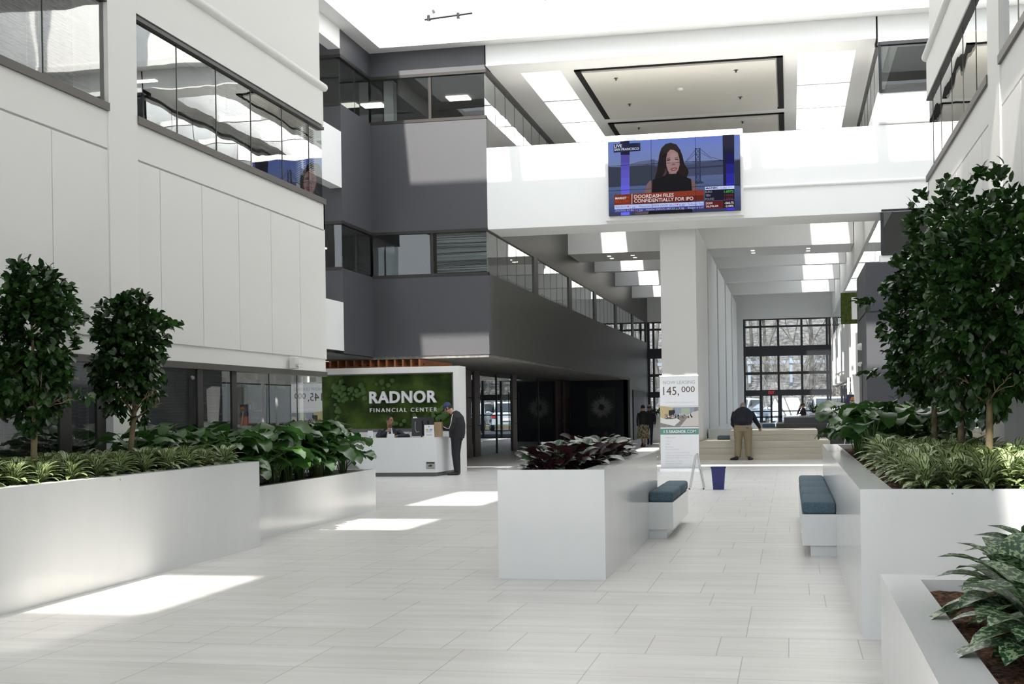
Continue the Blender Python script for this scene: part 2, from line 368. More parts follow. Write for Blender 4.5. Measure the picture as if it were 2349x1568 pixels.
# lower shop windows, left, set back below the panels
XG = XL - 0.05
b1_ = win(13.43, 19.47, XG, -1, 0.12, 2.08, [15.05, 16.2, 17.33, 18.4], GLASS_LOW, sill=False, fr=0.01)
FB = MB(); FB.box(XL-0.3, XL-0.01, 13.43, 19.52, 2.06, 2.135); FB.build('window_head', FRAME2, b1_)
MBX = MB(); MBX.box(XG-0.09, XG-0.02, 15.05-0.02, 15.18, 0, 2.08); MBX.box(XG-0.09, XG-0.02, 16.05, 16.2, 0, 2.08); MBX.build('mullion_cover', FRAME, b1_)
for y0, y1 in [(13.5, 15.0), (15.2, 16.05)]: blind_x(b1_, XG-0.16, y0, y1, 0.2, 2.04, BLIND, 0.036, 0.5, 0.03)
JM = MB(); JM.box(XG-0.30, XG-0.24, 16.93, 17.02, 0, 2.0); JM.box(XG-0.30, XG-0.24, 17.4, 18.3, 1.94, 1.97); JM.build('door_jamb', WPLASTIC, b1_)
VB = MB(); VB.box(XG-0.25, XG-0.2, 16.25, 17.28, 1.86, 1.98); VB.box(XG-0.25, XG-0.2, 17.38, 18.35, 1.86, 1.98); VB.build('blind_headrail', BLIND, b1_)
b2_ = win(6.76, 12.8, XG, -1, 0.12, 2.08, [7.9, 9.1, 10.3, 12.1], GLASS_LOW, sill=False, fr=0.01)
FB = MB(); FB.box(XL-0.3, XL-0.01, 6.76, 12.8, 2.06, 2.135); FB.build('window_head', FRAME2, b2_)
for y0, y1 in [(6.8, 10.2), (10.4, 11.9), (12.15, 12.65)]: blind_x(b2_, XG-0.16, y0, y1, 0.2, 2.04, BLIND, 0.036, 0.5, 0.03)
MBX = MB(); MBX.box(XG-0.12, XG-0.02, 11.9, 12.12, 0, 2.08); MBX.box(XG-0.12, XG-0.02, 12.62, 12.8, 0, 2.08); MBX.build('mullion_cover', FRAME, b2_)
win(14.05, 20.1, XR+0.06, 1, 0.12, 2.13, [15.3, 16.5, 17.7, 18.9], GLASS, sill=False, fr=0.02)
win(-3, 13.31, XR+0.06, 1, 0.12, 2.13, [1, 3, 5, 7, 9, 10.5, 12], GLASS, sill=False, fr=0.02)
# rooms behind the side walls
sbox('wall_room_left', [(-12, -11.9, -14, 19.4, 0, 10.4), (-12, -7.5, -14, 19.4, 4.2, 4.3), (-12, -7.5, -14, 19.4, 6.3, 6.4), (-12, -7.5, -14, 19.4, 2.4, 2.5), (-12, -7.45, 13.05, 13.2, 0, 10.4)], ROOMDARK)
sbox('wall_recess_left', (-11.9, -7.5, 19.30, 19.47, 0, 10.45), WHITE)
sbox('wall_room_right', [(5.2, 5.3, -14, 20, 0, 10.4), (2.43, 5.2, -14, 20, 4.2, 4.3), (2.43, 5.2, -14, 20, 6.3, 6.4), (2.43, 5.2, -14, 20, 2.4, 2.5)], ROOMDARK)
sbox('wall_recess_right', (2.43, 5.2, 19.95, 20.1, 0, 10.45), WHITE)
sbox('wall_far_recess_right', (5.5, 5.8, 20, YB+3, 0, 13), WHITE)
sbox('wall_far_recess_left', (-14.3, -14, 19, 29.2, 0, 13), WHITE)
for y in (8, 9.4, 10.8, 12.0, 13.9, 15.0, 16.1, 17.2):
    LL = MB(); LL.box(-9.2, -8.8, y, y+0.10, 6.27, 6.29)
    tag(LL.build('ceiling_light', LAMP), 'slim lit office ceiling strip behind the left upper windows', 'ceiling light', 'strips in the left upper offices')

# ---- footbridge, portal, slate block
br_ = struct(empty('footbridge', (-2.2, YB+1.2, 5.93)))
def child_at(o, p):
    o.parent = p; o.matrix_parent_inverse = Matrix.Translation(p.location).inverted(); return o
bb = MB(); bb.box(-7.199, 2.079, YB, YB+1.45, 5.93, 7.93); bb.box(2.079, 5.4, YB, YB+0.019, 5.93, 7.93)
child_at(bb.build('deck', WHITE), br_)
bb = MB(); bb.tube([(-1.0, YB, 6.65), (5.4, YB, 6.65)], 0.045, 12); bb.tube([(2.1, YB, 8.0), (5.4, YB, 8.0)], 0.05, 12)
child_at(bb.build('moulding', WHITE), br_)
TVB = MB(); TVB.box(-4.25, -1.0, YB-0.22, YB, 5.98, 8.0); child_at(TVB.build('screen_housing', WHITE), br_)
def bands(x0, x1, y0, y1, zs, mb=None):
    mb = mb or MB()
    for z0, z1 in zs: mb.box(x0, x1, y0, y1, z0, z1)
    return mb
ZS = [(2.87, 4.86), (5.96, 8.70), (9.85, 10.45)]
mb = bands(-10.17, -7.2, YB, YB+0.3, ZS); bands(-10.47, -10.17, 29.06, YB+0.3, ZS, mb); bands(-14, -10.47, 29.06, 29.3, ZS, mb)
struct(mb.build('wall_slate_front', DARK))
mb = bands(-7.5, -7.2, YB+0.3, 68, [(2.87, 4.86), (5.96, 8.70), (9.85, 10.45)]); mb.box(-7.5, -7.2, 60, 68, 0, 2.87)
for y in (37.24, 43.34, 49.14, 55.19, 61.29, 67.4): mb.box(-7.5, -7.201, y, y+0.6, 4.8, 6.0)
struct(mb.build('wall_slate_side', SLATE_SIDE))
def win_y(x0, x1, Y, z0, z1, mull, glass, fm_=FRAME, fr=0.06, glaz=0.06):
    WN[0] += 1
    g = MB(); g.add([(x0, Y+glaz, z0), (x1, Y+glaz, z0), (x1, Y+glaz, z1), (x0, Y+glaz, z1)], [(0, 1, 2, 3)])
    r = struct(g.build('window_%d' % WN[0], glass)); f = MB()
    f.box(x0, x1, Y-0.01, Y+0.14, z0-0.04, z0+0.035); f.box(x0, x1, Y-0.01, Y+0.14, z1-fr, z1+0.01)
    for m in mull: f.box(m-0.035, m+0.035, Y+0.02, Y+0.14, z0, z1)
    f.build('window_frame', fm_, r); return r
for z0, z1 in ((4.86, 5.96), (8.70, 9.85)):
    r = win_y(-10.17, -7.2, YB, z0, z1, [-8.63], GLASS_CLR)
    if z0 < 5:
        B_ = MB(); rr = random.Random(3); z = 5.88
        while z > 4.92:
            t = rr.choice([.1, .1, .4, .7]); B_.add([(-8.55, YB+0.18, z-0.02*t), (-7.28, YB+0.18, z-0.02*t+rr.uniform(-.01, .01)), (-7.28, YB+0.2, z+0.013), (-8.55, YB+0.2, z+0.013)], [(0, 1, 2, 3)])
            z -= 0.026
        B_.build('blind', BLINDW, r)
    win(29.06, YB, -10.17, -1, z0, z1, [30.2], GLASS_CLR, sill=False, fr=0.06)
    win_y(-14, -10.2, 29.06, z0, z1, [-12], GLASS_CLR)
    prev = YB
    for i, y in enumerate((37.24, 43.34, 49.14, 55.19, 61.29, 67.4)):
        if z0 < 5:
            n = 5; win(prev, y, -7.2, -1, z0, z1, [prev+(y-prev)*k/n for k in range(1, n)], GLASS, sill=False, fr=0.05, fm_=FRAME2)
            prev = y + 0.6
    if z0 > 5: win(YB, 68, -7.2, -1, z0, z1, [YB+1.2*k for k in range(1, 30)], GLASS, sill=False, fr=0.05)
# office interiors behind the slate block
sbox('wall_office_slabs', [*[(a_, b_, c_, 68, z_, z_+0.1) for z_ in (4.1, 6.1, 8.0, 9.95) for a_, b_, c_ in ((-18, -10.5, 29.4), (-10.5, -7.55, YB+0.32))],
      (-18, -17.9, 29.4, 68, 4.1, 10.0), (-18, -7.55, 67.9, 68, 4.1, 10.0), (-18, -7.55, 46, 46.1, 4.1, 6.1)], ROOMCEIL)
sbox('wall_office_core', [(-9.6, -8.0, 36, 39, 8.1, 9.6), (-10.0, -9.75, 31.9, 32.2, 8.1, 9.9)], mat('office_partition', (0.55, 0.56, 0.55), 0.7))
kb = MB(); kb.box(-10.0, -9.3, 33.4, 34.0, 8.11, 9.0); kb.build('x', BLINDW)
kbo = bpy.data.objects['x']; kbo.name = 'filing_cabinet'; tag(kbo, 'pale grey filing cabinet behind the upper slate block window', 'cabinet')
for k, (x, y) in enumerate([(-8.63, 34.2), (-10.9, 38.4), (-11.1, 34.4), (-11.7, 30.6), (-8.3, 40), (-14, 34)]):
    l_ = MB(); l_.box(x-0.3, x+0.3, y-0.2, y+0.25, 9.90, 9.935)
    tag(l_.build('ceiling_light', LAMP), 'square lit ceiling panel in the office behind the top slate block windows', 'ceiling light', 'lit panels in the top office ceiling')
for k, (x, y) in enumerate([(-12.5, 31.6), (-13.1, 34.5)]):
    l_ = MB(); l_.box(x-0.5, x+0.5, y-0.2, y+0.2, 6.06, 6.09)
    tag(l_.build('ceiling_light', LAMP), 'square lit ceiling panel in the office behind the middle left slate window', 'ceiling light', 'lit panels in the middle office ceiling')
# white spandrels on the recess side
sbox('trim_1', [(-10.45, -10.16, 21, 29.04, 6.73, 8.04), (-10.45, -10.16, 21, 29.04, 2.93, 4.06), (-10.45, -10.16, 21, 29.04, 9.98, 10.45)], WHITE)
# soffit under the block, glazed lobby
sbox('ceiling_soffit_2', (-14, -10.2, 20.5, 31.3, 2.80, 2.86), ROOMDARK)
sbox('ceiling_soffit', (-11.5, -7.22, YB+0.02, 60.3, 2.80, 2.87), mat('perforated_soffit', (0.20, 0.195, 0.185), 0.7, noise=(9, (0.14, 0.135, 0.13), 0.45, 0.55, (1, 1, 1))))
WN[0] += 1
g = MB(); g.add([(-9.98, 33.5, 0.0), (-9.98, 60, 0.0), (-9.98, 60, 2.8), (-9.98, 33.5, 2.8)], [(0, 1, 2, 3)])
gw = struct(g.build('window_%d' % WN[0], GLASS_DK))
f = MB()
for y in (36, 44.3, 52, 59.9): f.box(-10.02, -9.95, y, y+0.06, 0, 2.8)
f.box(-10.02, -9.95, 33.5, 60, 2.74, 2.8); f.build('window_frame', FRAME, gw)
for i, (y0, y1) in enumerate([(38.6, 39.0), (39.72, 40.5), (40.93, 41.7), (46.86, 47.6), (56.2, 57.2), (58.2, 59.6)]):
    d = MB(); d.box(-10.0, -9.93, y0, y1, 0.0, 2.78); do = struct(d.build('door_%d' % (i+1), WOODBR))
    h = MB(); h.tube([(-9.80, (y0+y1)/2, 0.75), (-9.80, (y0+y1)/2, 2.15)], 0.018, 8); h.tube([(-9.93, (y0+y1)/2, 1.0), (-9.80, (y0+y1)/2, 1.0)], 0.01, 6); h.tube([(-9.93, (y0+y1)/2, 1.9), (-9.80, (y0+y1)/2, 1.9)], 0.01, 6)
    h.build('door_handle', FRAME, do)
sbox('wall_lobby_back', [(-14.1, -14, 31.3, 60, 0, 2.87), (-14.1, -9.98, 33.2, 33.35, 0, 2.8)], mat('lobby_wall', (0.03, 0.032, 0.034), 0.6))
sbox('wall_navy', (-14, -7.3, 60.0, 60.2, 0, 2.87), mat('navy_wall', (0.010, 0.018, 0.030), 0.6))
sbox('door_7', (-7.21, -7.15, 61.0, 65.6, 0, 2.35), mat('dark_door', (0.012, 0.011, 0.012), 0.5))

# ---- front beam, upper ceiling with light wells
sbox('trim_2', (-7.19, 2.06, YB, YB+0.6, 9.94, 10.45), WHITE)
sbox('trim_3', (2.1, 5.4, YB, YB+0.6, 9.86, 10.45), WHITE)
sbox('trim_4', [(2.06, 2.1, YB+0.01, YB+0.5, 9.86, 10.45), (-7.22, -7.19, YB-0.01, YB+0.5, 9.92, 10.45)], GROOVE)
cs = [(-7.5, -6.5, YB+0.6, 43.25), (-5.5, 0.3, YB+0.6, 43.25), (1.65, 2.6, YB+0.6, 43.25)]
for x0, x1 in ((-6.5, -5.5), (0.3, 1.65)):
    cs += [(x0, x1, YB+0.6, 32.2), (x0, x1, 35.3, 35.42), (x0, x1, 38.1, 38.2), (x0, x1, 41.0, 43.25)]
sbox('ceiling', [(a, b_, c, d, 9.94, 10.1) for a, b_, c, d in cs], WHITE)
ww = []
for x0, x1 in ((-6.5, -5.5), (0.3, 1.65)):
    ww += [(x0-0.1, x0, 32.1, 41.1, 10.1, 12.3), (x1, x1+0.1, 32.1, 41.1, 10.1, 12.3), (x0, x1, 32.1, 32.2, 10.1, 12.3), (x0, x1, 41, 41.1, 10.1, 12.3)]
    ww += [(x0-0.1, x0, 45.8, 67.9, 8.75, 10.6), (x1, x1+0.1, 45.8, 67.9, 8.75, 10.6)]
sbox('wall_light_wells', ww, WELL)
def reveal(x0, x1, y0, y1, wl):
    return [(x0, x0+wl, y0, y1, 9.90, 9.939), (x1-wl, x1, y0, y1, 9.90, 9.939), (x0, x1, y0, y0+0.05, 9.90, 9.939), (x0, x1, y1-0.05, y1, 9.90, 9.939)]
sbox('trim_5', reveal(-5.15, -0.05, 32.22, 37.8, 0.15) + reveal(-5.15, -0.05, 38.45, 42.9, 0.15), GROOVE)
sbox('ceiling_panel', [(-4.97, -0.23, 32.29, 37.73, 9.86, 9.94), (-4.97, -0.23, 38.52, 42.8, 9.86, 9.94)], mat('ceiling_board', (0.66, 0.64, 0.59), 0.6))
for k, (x, y) in enumerate([(-4.2, 33.0), (-1.2, 33.0), (-4.2, 35.9), (-1.2, 35.9), (-4.3, 39.0), (-1.25, 39.0)]):
    s_ = MB(); s_.tube([(x, y, 9.88), (x, y, 9.86)], 0.06, 12); s_.tube([(x, y, 9.86), (x, y, 9.80)], 0.022, 8)
    tag(s_.build('ceiling_sprinkler', FRAME2), 'small metal sprinkler on the dropped ceiling above the footbridge', 'sprinkler', 'sprinklers on the dropped ceiling')
s_ = MB(); s_.ell((-2.7, 34.5, 9.85), (0.09, 0.09, 0.05)); tag(s_.build('smoke_detector', WPLASTIC), 'round white smoke detector in the middle of the dropped ceiling', 'detector')
# low hall beyond: ceiling, beams, end wall
cs = [(-7.5, -6.5, 43.25, 68), (-5.5, 0.3, 43.25, 68), (1.65, 2.6, 43.25, 68)]
for x0, x1 in ((-6.5, -5.5), (0.3, 1.65)):
    cs += [(x0, x1, 43.25, 45.8), (x0, x1, 64.2, 68), (x0, x1, 49.2, 49.8), (x0, x1, 55.2, 55.8), (x0, x1, 61.2, 61.8)]
sbox('ceiling_low', [(a, b_, c, d, 8.6, 8.75) for a, b_, c, d in cs], WHITE)
sbox('trim_6', [(-7.2, 2.06, 43.25, 45.75, 6.67, 9.94)], WHITE)
for i, y in enumerate((49.3, 55.3, 61.35)): sbox('trim_%d' % (7+i), (-7.2, 2.06, y, y+0.4, 6.69, 8.6), WHITE)
sbox('trim_10', (-7.2, 2.06, 37.24, 38.2, 6.76, 7.6), WHITE)
for x, y in [(a_, b_) for a_ in (-6.0, -5.2, -1.2, 0.6) for b_ in (44.1, 44.8)]:
    dl = MB(); dl.box(x, x+0.12, y, y+0.12, 6.655, 6.669)
    tag(dl.build('downlight', mat('downlight_glow', (0.9, 0.9, 0.85), 0.5, emit=((1, 0.95, 0.85), 1.5))), 'tiny square downlight under the first deep white beam', 'downlight', 'downlights under the first beam')
# portal piers
pr_ = MB(); pr_.box(-3.62, -2.60, 37.95, 43.2, 0, 6.75)
tag(pr_.build('column', WHITE), 'tall white pier behind the leasing banner, nearest of the row', 'column')
for i, y in enumerate((43.25, 49.3, 55.3, 61.35)):
    c_ = MB(); c_.box(-3.58, -2.57, y+0.02, y+5.3, 0, 6.67)
    tag(c_.build('column', mat('grey_white_paint', (0.70, 0.70, 0.69), 0.6)), ['first', 'second', 'third', 'fourth'][i] + ' grey-white pier in the row receding behind the white footbridge pier', 'column')
sbox('wall_end', [(-7.3, 2.2, 68, 68.3, 5.95, 10), (-3.2, -2.3, 67.6, 68.3, 0, 6.0)], WHITE)
def curtain(xs, X0, X1, zb):
    WN[0] += 1
    g = MB(); g.add([(X0, 68.1, zb), (X1, 68.1, zb), (X1, 68.1, 5.95), (X0, 68.1, 5.95)], [(0, 1, 2, 3)])
    r = struct(g.build('window_%d' % WN[0], GLASS_OUT)); f = MB()
    for x in xs: f.box(x-0.055, x+0.055, 68.0, 68.15, zb, 5.95)
    for z0, z1 in ((5.50, 5.60), (4.04, 4.56), (3.10, 3.24), (2.02, 2.32), (5.88, 5.95), (zb, zb+0.08), (2.9-1.7, 1.26)): f.box(X0, X1, 68.01, 68.14, z0, z1)
    f.build('window_frame', BLACK, r)
    return r
curtain([-2.25, -1.43, -0.55, 0.62, 1.87, 2.0], -2.3, 2.08, 0.0)
curtain([-7.15, -6.9, -5.9, -4.9, -3.9, -3.2], -7.2, -3.2, 0.0)
ed = MB(); ed.box(-1.52, -1.36, 67.97, 68.05, 0.0, 2.1); ed.box(-0.98, -0.88, 67.97, 68.05, 0.0, 2.1); ed.box(-0.5, -0.4, 67.97, 68.05, 0.0, 2.1); ed.box(-2.3, -0.4, 67.97, 68.05, 0.9, 0.97); struct(ed.build('door_8', BLACK))
# right block and hall side
mb = bands(2.08, 5.5, YB+0.02, YB+0.3, [(5.98, 8.70), (4.78, 4.95)]); struct(mb.build('wall_right_block', WHITE))
win_y(2.12, 5.4, YB, 4.97, 5.98, [2.14], GLASS_CLR, BLACK, 0.04); win_y(2.12, 5.4, YB, 8.72, 9.84, [2.14], GLASS_CLR, BLACK, 0.06)
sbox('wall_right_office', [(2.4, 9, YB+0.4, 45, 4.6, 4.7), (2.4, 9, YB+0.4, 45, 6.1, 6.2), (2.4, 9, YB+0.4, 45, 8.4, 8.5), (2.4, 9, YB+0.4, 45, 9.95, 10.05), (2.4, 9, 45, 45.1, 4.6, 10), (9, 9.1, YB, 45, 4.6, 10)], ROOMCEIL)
mb = bands(2.08, 2.38, YB+0.3, 68, [(5.96, 8.7), (9.85, 10.45), (2.45, 4.84)])
y = 35.6
while y < 67: mb.box(2.0, 2.09, y, y+0.10, 2.45, 4.8); y += 1.5
struct(mb.build('wall_right_hall', WHITE))
win(YB+0.3, 68, 2.08, 1, 4.86, 5.96, [YB+0.3+2.0*k for k in range(1, 18)], GLASS, fm_=WHITE, sill=False)
win(YB+0.3, 45, 2.08, 1, 8.7, 9.85, [YB+0.3+1.4*k for k in range(1, 10)], GLASS, fm_=FRAME, sill=False)
r = win(35.5, 68, 2.25, 1, 0.0, 2.45, [36+2.0*k for k in range(1, 16)], GLASS_DK, fm_=FRAME2, sill=False)
ps = MB()
for y in (39, 41.5, 44, 47): ps.tube([(2.0, y, 0.0), (2.0, y, 2.45)], 0.05, 10)
ps.build('post', WPLASTIC, r)
bx = MB(); bx.box(1.75, 5.5, YB, 35.4, 0, 3.62); bx.box(1.75, 5.5, YB, 35.4, 3.66, 4.78); bx.box(1.78, 5.5, YB+0.03, 35.37, 3.6, 3.7)
go = struct(bx.build('wall_grey_core', mat('grey_core_metal', (0.060, 0.062, 0.072), 0.5, 0.0, 0.3)))
sbox('door_9', [(1.73, 1.76, 33.2, 34.6, 0, 2.5)], mat('core_door', (0.05, 0.05, 0.055), 0.4))
# ---- atrium roof: white soffit ring, deep glazed well, purlins
zr = 10.45
sbox('ceiling_ring', [(-14, -9.77, 24.9, YB, zr, zr+0.15), (-9.77, 5.0, 30.87, YB+0.4, zr, zr+0.15), (5.0, 5.6, 24, YB+0.4, zr, zr+0.15), (-9.77, 5.0, 25.02, 26.04, zr, zr+0.15),
      (-14, 5.6, 19.3, 24.0, zr, zr+0.15), (-14, -9.57, 24.0, 25.02, zr, zr+0.15)], WHITE)
sbox('wall_well', [(-10.1, -9.77, 26.0, 31.2, zr+0.15, 13.1), (-9.77, 5.0, 30.9, 31.2, zr+0.15, 13.1), (5.0, 5.3, 26, 31.2, zr+0.15, 13.1), (-9.77, 5.0, 25.8, 26.04, zr+0.15, 13.1)], WELL)
sbox('trim_11', [(x-0.165, x+0.165, 26.04, 30.9, 12.9, 13.1) for x in (-9.84, -6.96, -4.08, -1.2, 1.68, 4.56)], WHITE)
# near roof with strip skylights
nx = [(-7.5, -6.9), (-5.72, 0.5), (1.65, 2.45)]
nr = [(-6.9, -5.72, -1.9+0.11*k, -1.9+0.11*k+0.055, zr, zr+0.05) for k in range(16)]  # unseen slats added across the left opening to dim its sun patch
nr += [(a, b_, -14, 19.4, zr, zr+0.15) for a, b_ in ((-7.5, -6.9), (1.65, 2.45))] + [(-5.72, 0.5, -5.0, 19.4, zr, zr+0.15)]
for x0, x1 in ((-6.9, -5.72), (0.5, 1.65)):
    nr += [(x0, x1, a, b_, zr, zr+0.15) for a, b_ in ((-5.0, -1.9 if x0 < 0 else -1.1), (2.02, 6.57), (8.27, 10.67), (14.2, 19.4))]
sbox('ceiling_near', nr, WHITE)
sbox('wall_south', [(-7.1, 2.03, -14.2, -14, 4.5, 10.45)], WHITE)  # unseen upper wall, added to cut the light entering from behind the camera
# track light on the well wall
tl = empty('track_light', (-7.97, 30.85, 11.05)); tag(tl, 'black rail with two spotlights high on the bright skylight well wall', 'track light')
m_ = MB(); m_.tube([(-0.6, -0.12, -0.03), (0.6, -0.12, 0.04)], 0.028, 8); m_.build('rail', BPLASTIC, tl)
for x in (-0.5, 0.24):
    m_ = MB(); m_.tube([(x, -0.12, 0.07), (x, -0.12, -0.07)], 0.038, 12); s_ = m_.build('spotlight', BPLASTIC, tl)
    m_ = MB(); m_.tube([(x+.03, -0.12, -0.09), (x+.03, -0.12, -0.27)], 0.028, 12); m_.build('lamp_tube', WPLASTIC, s_)
    m_ = MB(); m_.tube([(x, 0.05, 0.0), (x, -0.1, 0.0)], 0.012, 6); m_.build('bracket', BPLASTIC, tl)
for x, z in ((-8.38, 11.25), (-5.6, 11.35), (-2.7, 11.55)):
    m_ = MB(); m_.tube([(x, 30.9, z), (x, 30.82, z)], 0.035, 8); m_.tube([(x, 30.82, z), (x, 30.82, z-0.06)], 0.02, 8)
    tag(m_.build('wall_sprinkler', FRAME2), 'tiny metal sprinkler head on the bright skylight well wall', 'sprinkler', 'sprinklers on the skylight well wall')
# ================================================================ PLANTERS, BENCHES
def planter(name_label, x0, x1, y0, y1, h, rim=0.18, soil=0.06, rims=None, cat='planter'):
    rims = rims or (rim, rim, rim, rim)      # left, right, front(-y), back
    t = empty('planter', ((x0+x1)/2, (y0+y1)/2, 0)); tag(t, name_label, cat)
    ix0, ix1, iy0, iy1 = x0+rims[0], x1-rims[1], y0+rims[2], y1-rims[3]
    mb = MB(); mb.box(x0, ix0, y0, y1, 0, h); mb.box(ix1, x1, y0, y1, 0, h); mb.box(ix0, ix1, y0, iy0, 0, h); mb.box(ix0, ix1, iy1, y1, 0, h)
    child_at(mb.build('planter_box', PLSTONE), t)
    m2 = MB(); n = 24; ny = int(n*max(1, (iy1-iy0)/(ix1-ix0)/1.0)); ny = min(ny, 120); rr = random.Random(4)
    vs = [(ix0+(ix1-ix0)*i/n, iy0+(iy1-iy0)*j/ny, h-soil+rr.uniform(-.012, .012)) for j in range(ny+1) for i in range(n+1)]
    m2.add(vs, [(j*(n+1)+i, j*(n+1)+i+1, (j+1)*(n+1)+i+1, (j+1)*(n+1)+i) for j in range(ny) for i in range(n)])
    so = child_at(m2.build('mulch', MULCH), t); so['kind'] = 'stuff'
    return t
planter('long white front planter on the left holding two small trees', -6.95, -5.86, 4.0, 13.82, 0.96, rims=(0.1, 0.14, 0.2, 0.2))
planter('lower white planter on the left full of big dark leaves, beside the reception', -6.95, -6.18, 13.83, 19.02, 0.63, rims=(0.08, 0.10, 0.1, 0.2))
planter('freestanding white box planter in the middle of the floor with dark striped plants', -2.56, -1.60, 11.37, 16.0, 0.965, rims=(0.19, 0.19, 0.04, 0.19))
planter('tall white planter on the right under three trees', 0.43, 1.99, 8.64, 18.6, 0.96, rims=(0.20, 0.05, 0.035, 0.2))
planter('low white planter cut off in the bottom right corner', 0.44, 1.75, 2.6, 6.95, 0.63, rims=(0.18, 0.1, 0.2, 0.20))
def bench(label, x0, x1, y0, y1, n, px0, px1):
    t = empty('bench', ((x0+x1)/2, (y0+y1)/2, 0)); tag(t, label, 'bench')
    mb = MB(); mb.box(x0, x1, y0, y1, 0.11, 0.42); child_at(mb.build('bench_body', PLSTONE), t)
    mb = MB(); mb.box(px0, px1, y0+0.04, y1-0.1, 0.0, 0.11); child_at(mb.build('plinth', PLSTONE), t)
    d = (y1-y0)/n
    for k in range(n):
        mb = MB(); mb.box(x0+0.003, x1-0.0, y0+k*d+0.004, y0+(k+1)*d-0.004, 0.42, 0.545)
        c = child_at(mb.build('cushion', TEAL, bevel=0.035), t)
        for p in c.data.polygons: p.use_smooth = True
bench('short white bench with two teal cushions attached to the middle planter', -1.60, -1.32, 14.95, 17.2, 2, -1.60, -1.40)
bench('long white bench with four teal cushions beside the tall right planter', 0.10, 0.43, 13.3, 18.4, 4, 0.18, 0.43)

# ================================================================ STEPS AND PLATFORM
st = empty('stone_steps', (-0.5, 38.0, 0)); tag(st, 'broad beige stone steps and seating platform in front of the bowing man', 'steps')
mb = MB(); mb.box(-3.7, 1.60, 37.35, 37.62, 0, 0.15); child_at(mb.build('bottom_step', STEPSTONE), st)
for k, (z0, z1) in enumerate(((0.0, 0.325), (0.33, 0.5))):
    mb = MB(); mb.box(-3.7, 1.08, 37.62, 37.94, z0, z1); mb.box(-2.56, 1.08, 37.94, 42.0, z0, z1); child_at(mb.build('step_course', STEPSTONE), st)
for k, (z0, z1) in enumerate(((0.505, 0.665), (0.67, 0.80))):
    mb = MB(); mb.box(-1.72, 0.76, 38.5, 41.99, z0, z1); child_at(mb.build('step_course', STEPSTONE), st)
pf = MB(); pf.box(-2.56, -0.5, 42.02, 57, 0, 0.795); pf.box(-0.5, 2.07, 47.3, 50, 0, 0.795)
struct(pf.build('floor_platform', PLSTONE))
for k, (x0, x1, y0, y1, z, lb) in enumerate([(-2.16, -1.78, 39.9, 40.6, 0.502, 'teal seat cushion on the lower left stone step'), (-1.70, -1.35, 41.4, 41.9, 0.802, 'teal seat cushion on the upper step left of the bowing man'), (-0.9, -0.5, 43.6, 44.6, 0.795, 'teal seat cushion on the platform behind the bowing man, right of his elbow')]):
    mb = MB(); mb.box(x0, x1, y0, y1, z, z+0.12); c = tag(mb.build('seat_cushion', TEAL, bevel=0.03), lb, 'cushion')
mb = MB(); mb.add([(-1.62, 38.62, 0.806), (-0.75, 38.60, 0.806), (-0.75, 39.1, 0.812), (-1.62, 39.1, 0.83), (-1.62, 38.62, 0.801), (-0.75, 38.60, 0.801), (-0.75, 39.1, 0.801), (-1.62, 39.1, 0.801)], [(0, 1, 2, 3), (0, 4, 5, 1), (1, 5, 6, 2), (2, 6, 7, 3), (3, 7, 4, 0), (4, 7, 6, 5)])
tag(mb.build('paper_plan', PAPER), 'large white paper sheet on the top step in front of the bowing man', 'paper')
ft = empty('stone_fountain', (0.7, 43.5, 0)); tag(ft, 'dark grey stone fountain with a low wall right of the steps', 'fountain')
mb = MB(); mb.box(1.10, 1.74, 38.9, 42.25, 0, 0.93); mb.box(-0.44, 1.74, 42.25, 42.6, 0, 0.93); mb.box(-0.44, -0.2, 42.6, 47, 0, 0.93); child_at(mb.build('outer_wall', mat('grey_stone', (0.075, 0.073, 0.07), 0.5)), ft)
mb = MB(); mb.box(-0.2, 1.6, 42.9, 46.9, 0.4, 1.12); child_at(mb.build('basin', DKSTONE), ft)
mb = MB(); mb.box(-0.15, 1.6, 43.0, 46.8, 1.12, 1.16); child_at(mb.build('basin_top', mat('polished_stone', (0.25, 0.25, 0.25), 0.08, noise=(6, (0.4, 0.4, 0.4), .3, .7, (1, 1, 1)))), ft)

# ================================================================ VIDEO WALL
def scr(px, py):
    s, t = 0.5, 0.5
    for _ in range(6):
        lx = 110+(155-110)*t; rx = 2183+(2210-2183)*t; s = (px-lx)/(rx-lx)
        ty = 297+(187-297)*s; by = 1443+(1355-1443)*s; t = (py-ty)/(by-ty)
    return s, t
SX0, SX1, SZ0, SZ1, SY = -4.16, -1.06, 6.08, 7.845, YB-0.30
tv = empty('video_wall', ((SX0+SX1)/2, YB-0.22, 6.0)); tag(tv, 'three by three video wall on the white footbridge showing a business news presenter', 'screen')
m_ = MB(); m_.box(SX0, SX1, SY+0.01, YB-0.22, SZ0, SZ1); child_at(m_.build('casing', BPLASTIC), tv)
def em(name, c, s=1.0): return mat(name, (0.0, 0.0, 0.0), 0.6, spec=0.05, emit=(c, s))
lay = [0]
def S(pts, col, parent=None, name='screen_picture', mb=None, flush=True):
    """polygon in crop pixels on the screen"""
    lay[0] += 1
    y = SY - 0.0004*lay[0]
    vs = []
    for p in pts:
        s, t = scr(*p); s = min(max(s, 0), 1); t = min(max(t, 0), 1); vs.append((SX0+(SX1-SX0)*s, y, SZ1-(SZ1-SZ0)*t))
    PIC.add(vs, [tuple(range(len(vs)))], pm_i(col))
PIC = MB(); PM = []; 
def pm_i(c):
    key = tuple(round(x, 4) for x in c)
    for i, (k, m) in enumerate(PM):
        if k == key: return i
    PM.append((key, em('screen_%d' % len(PM), c))); return len(PM)-1
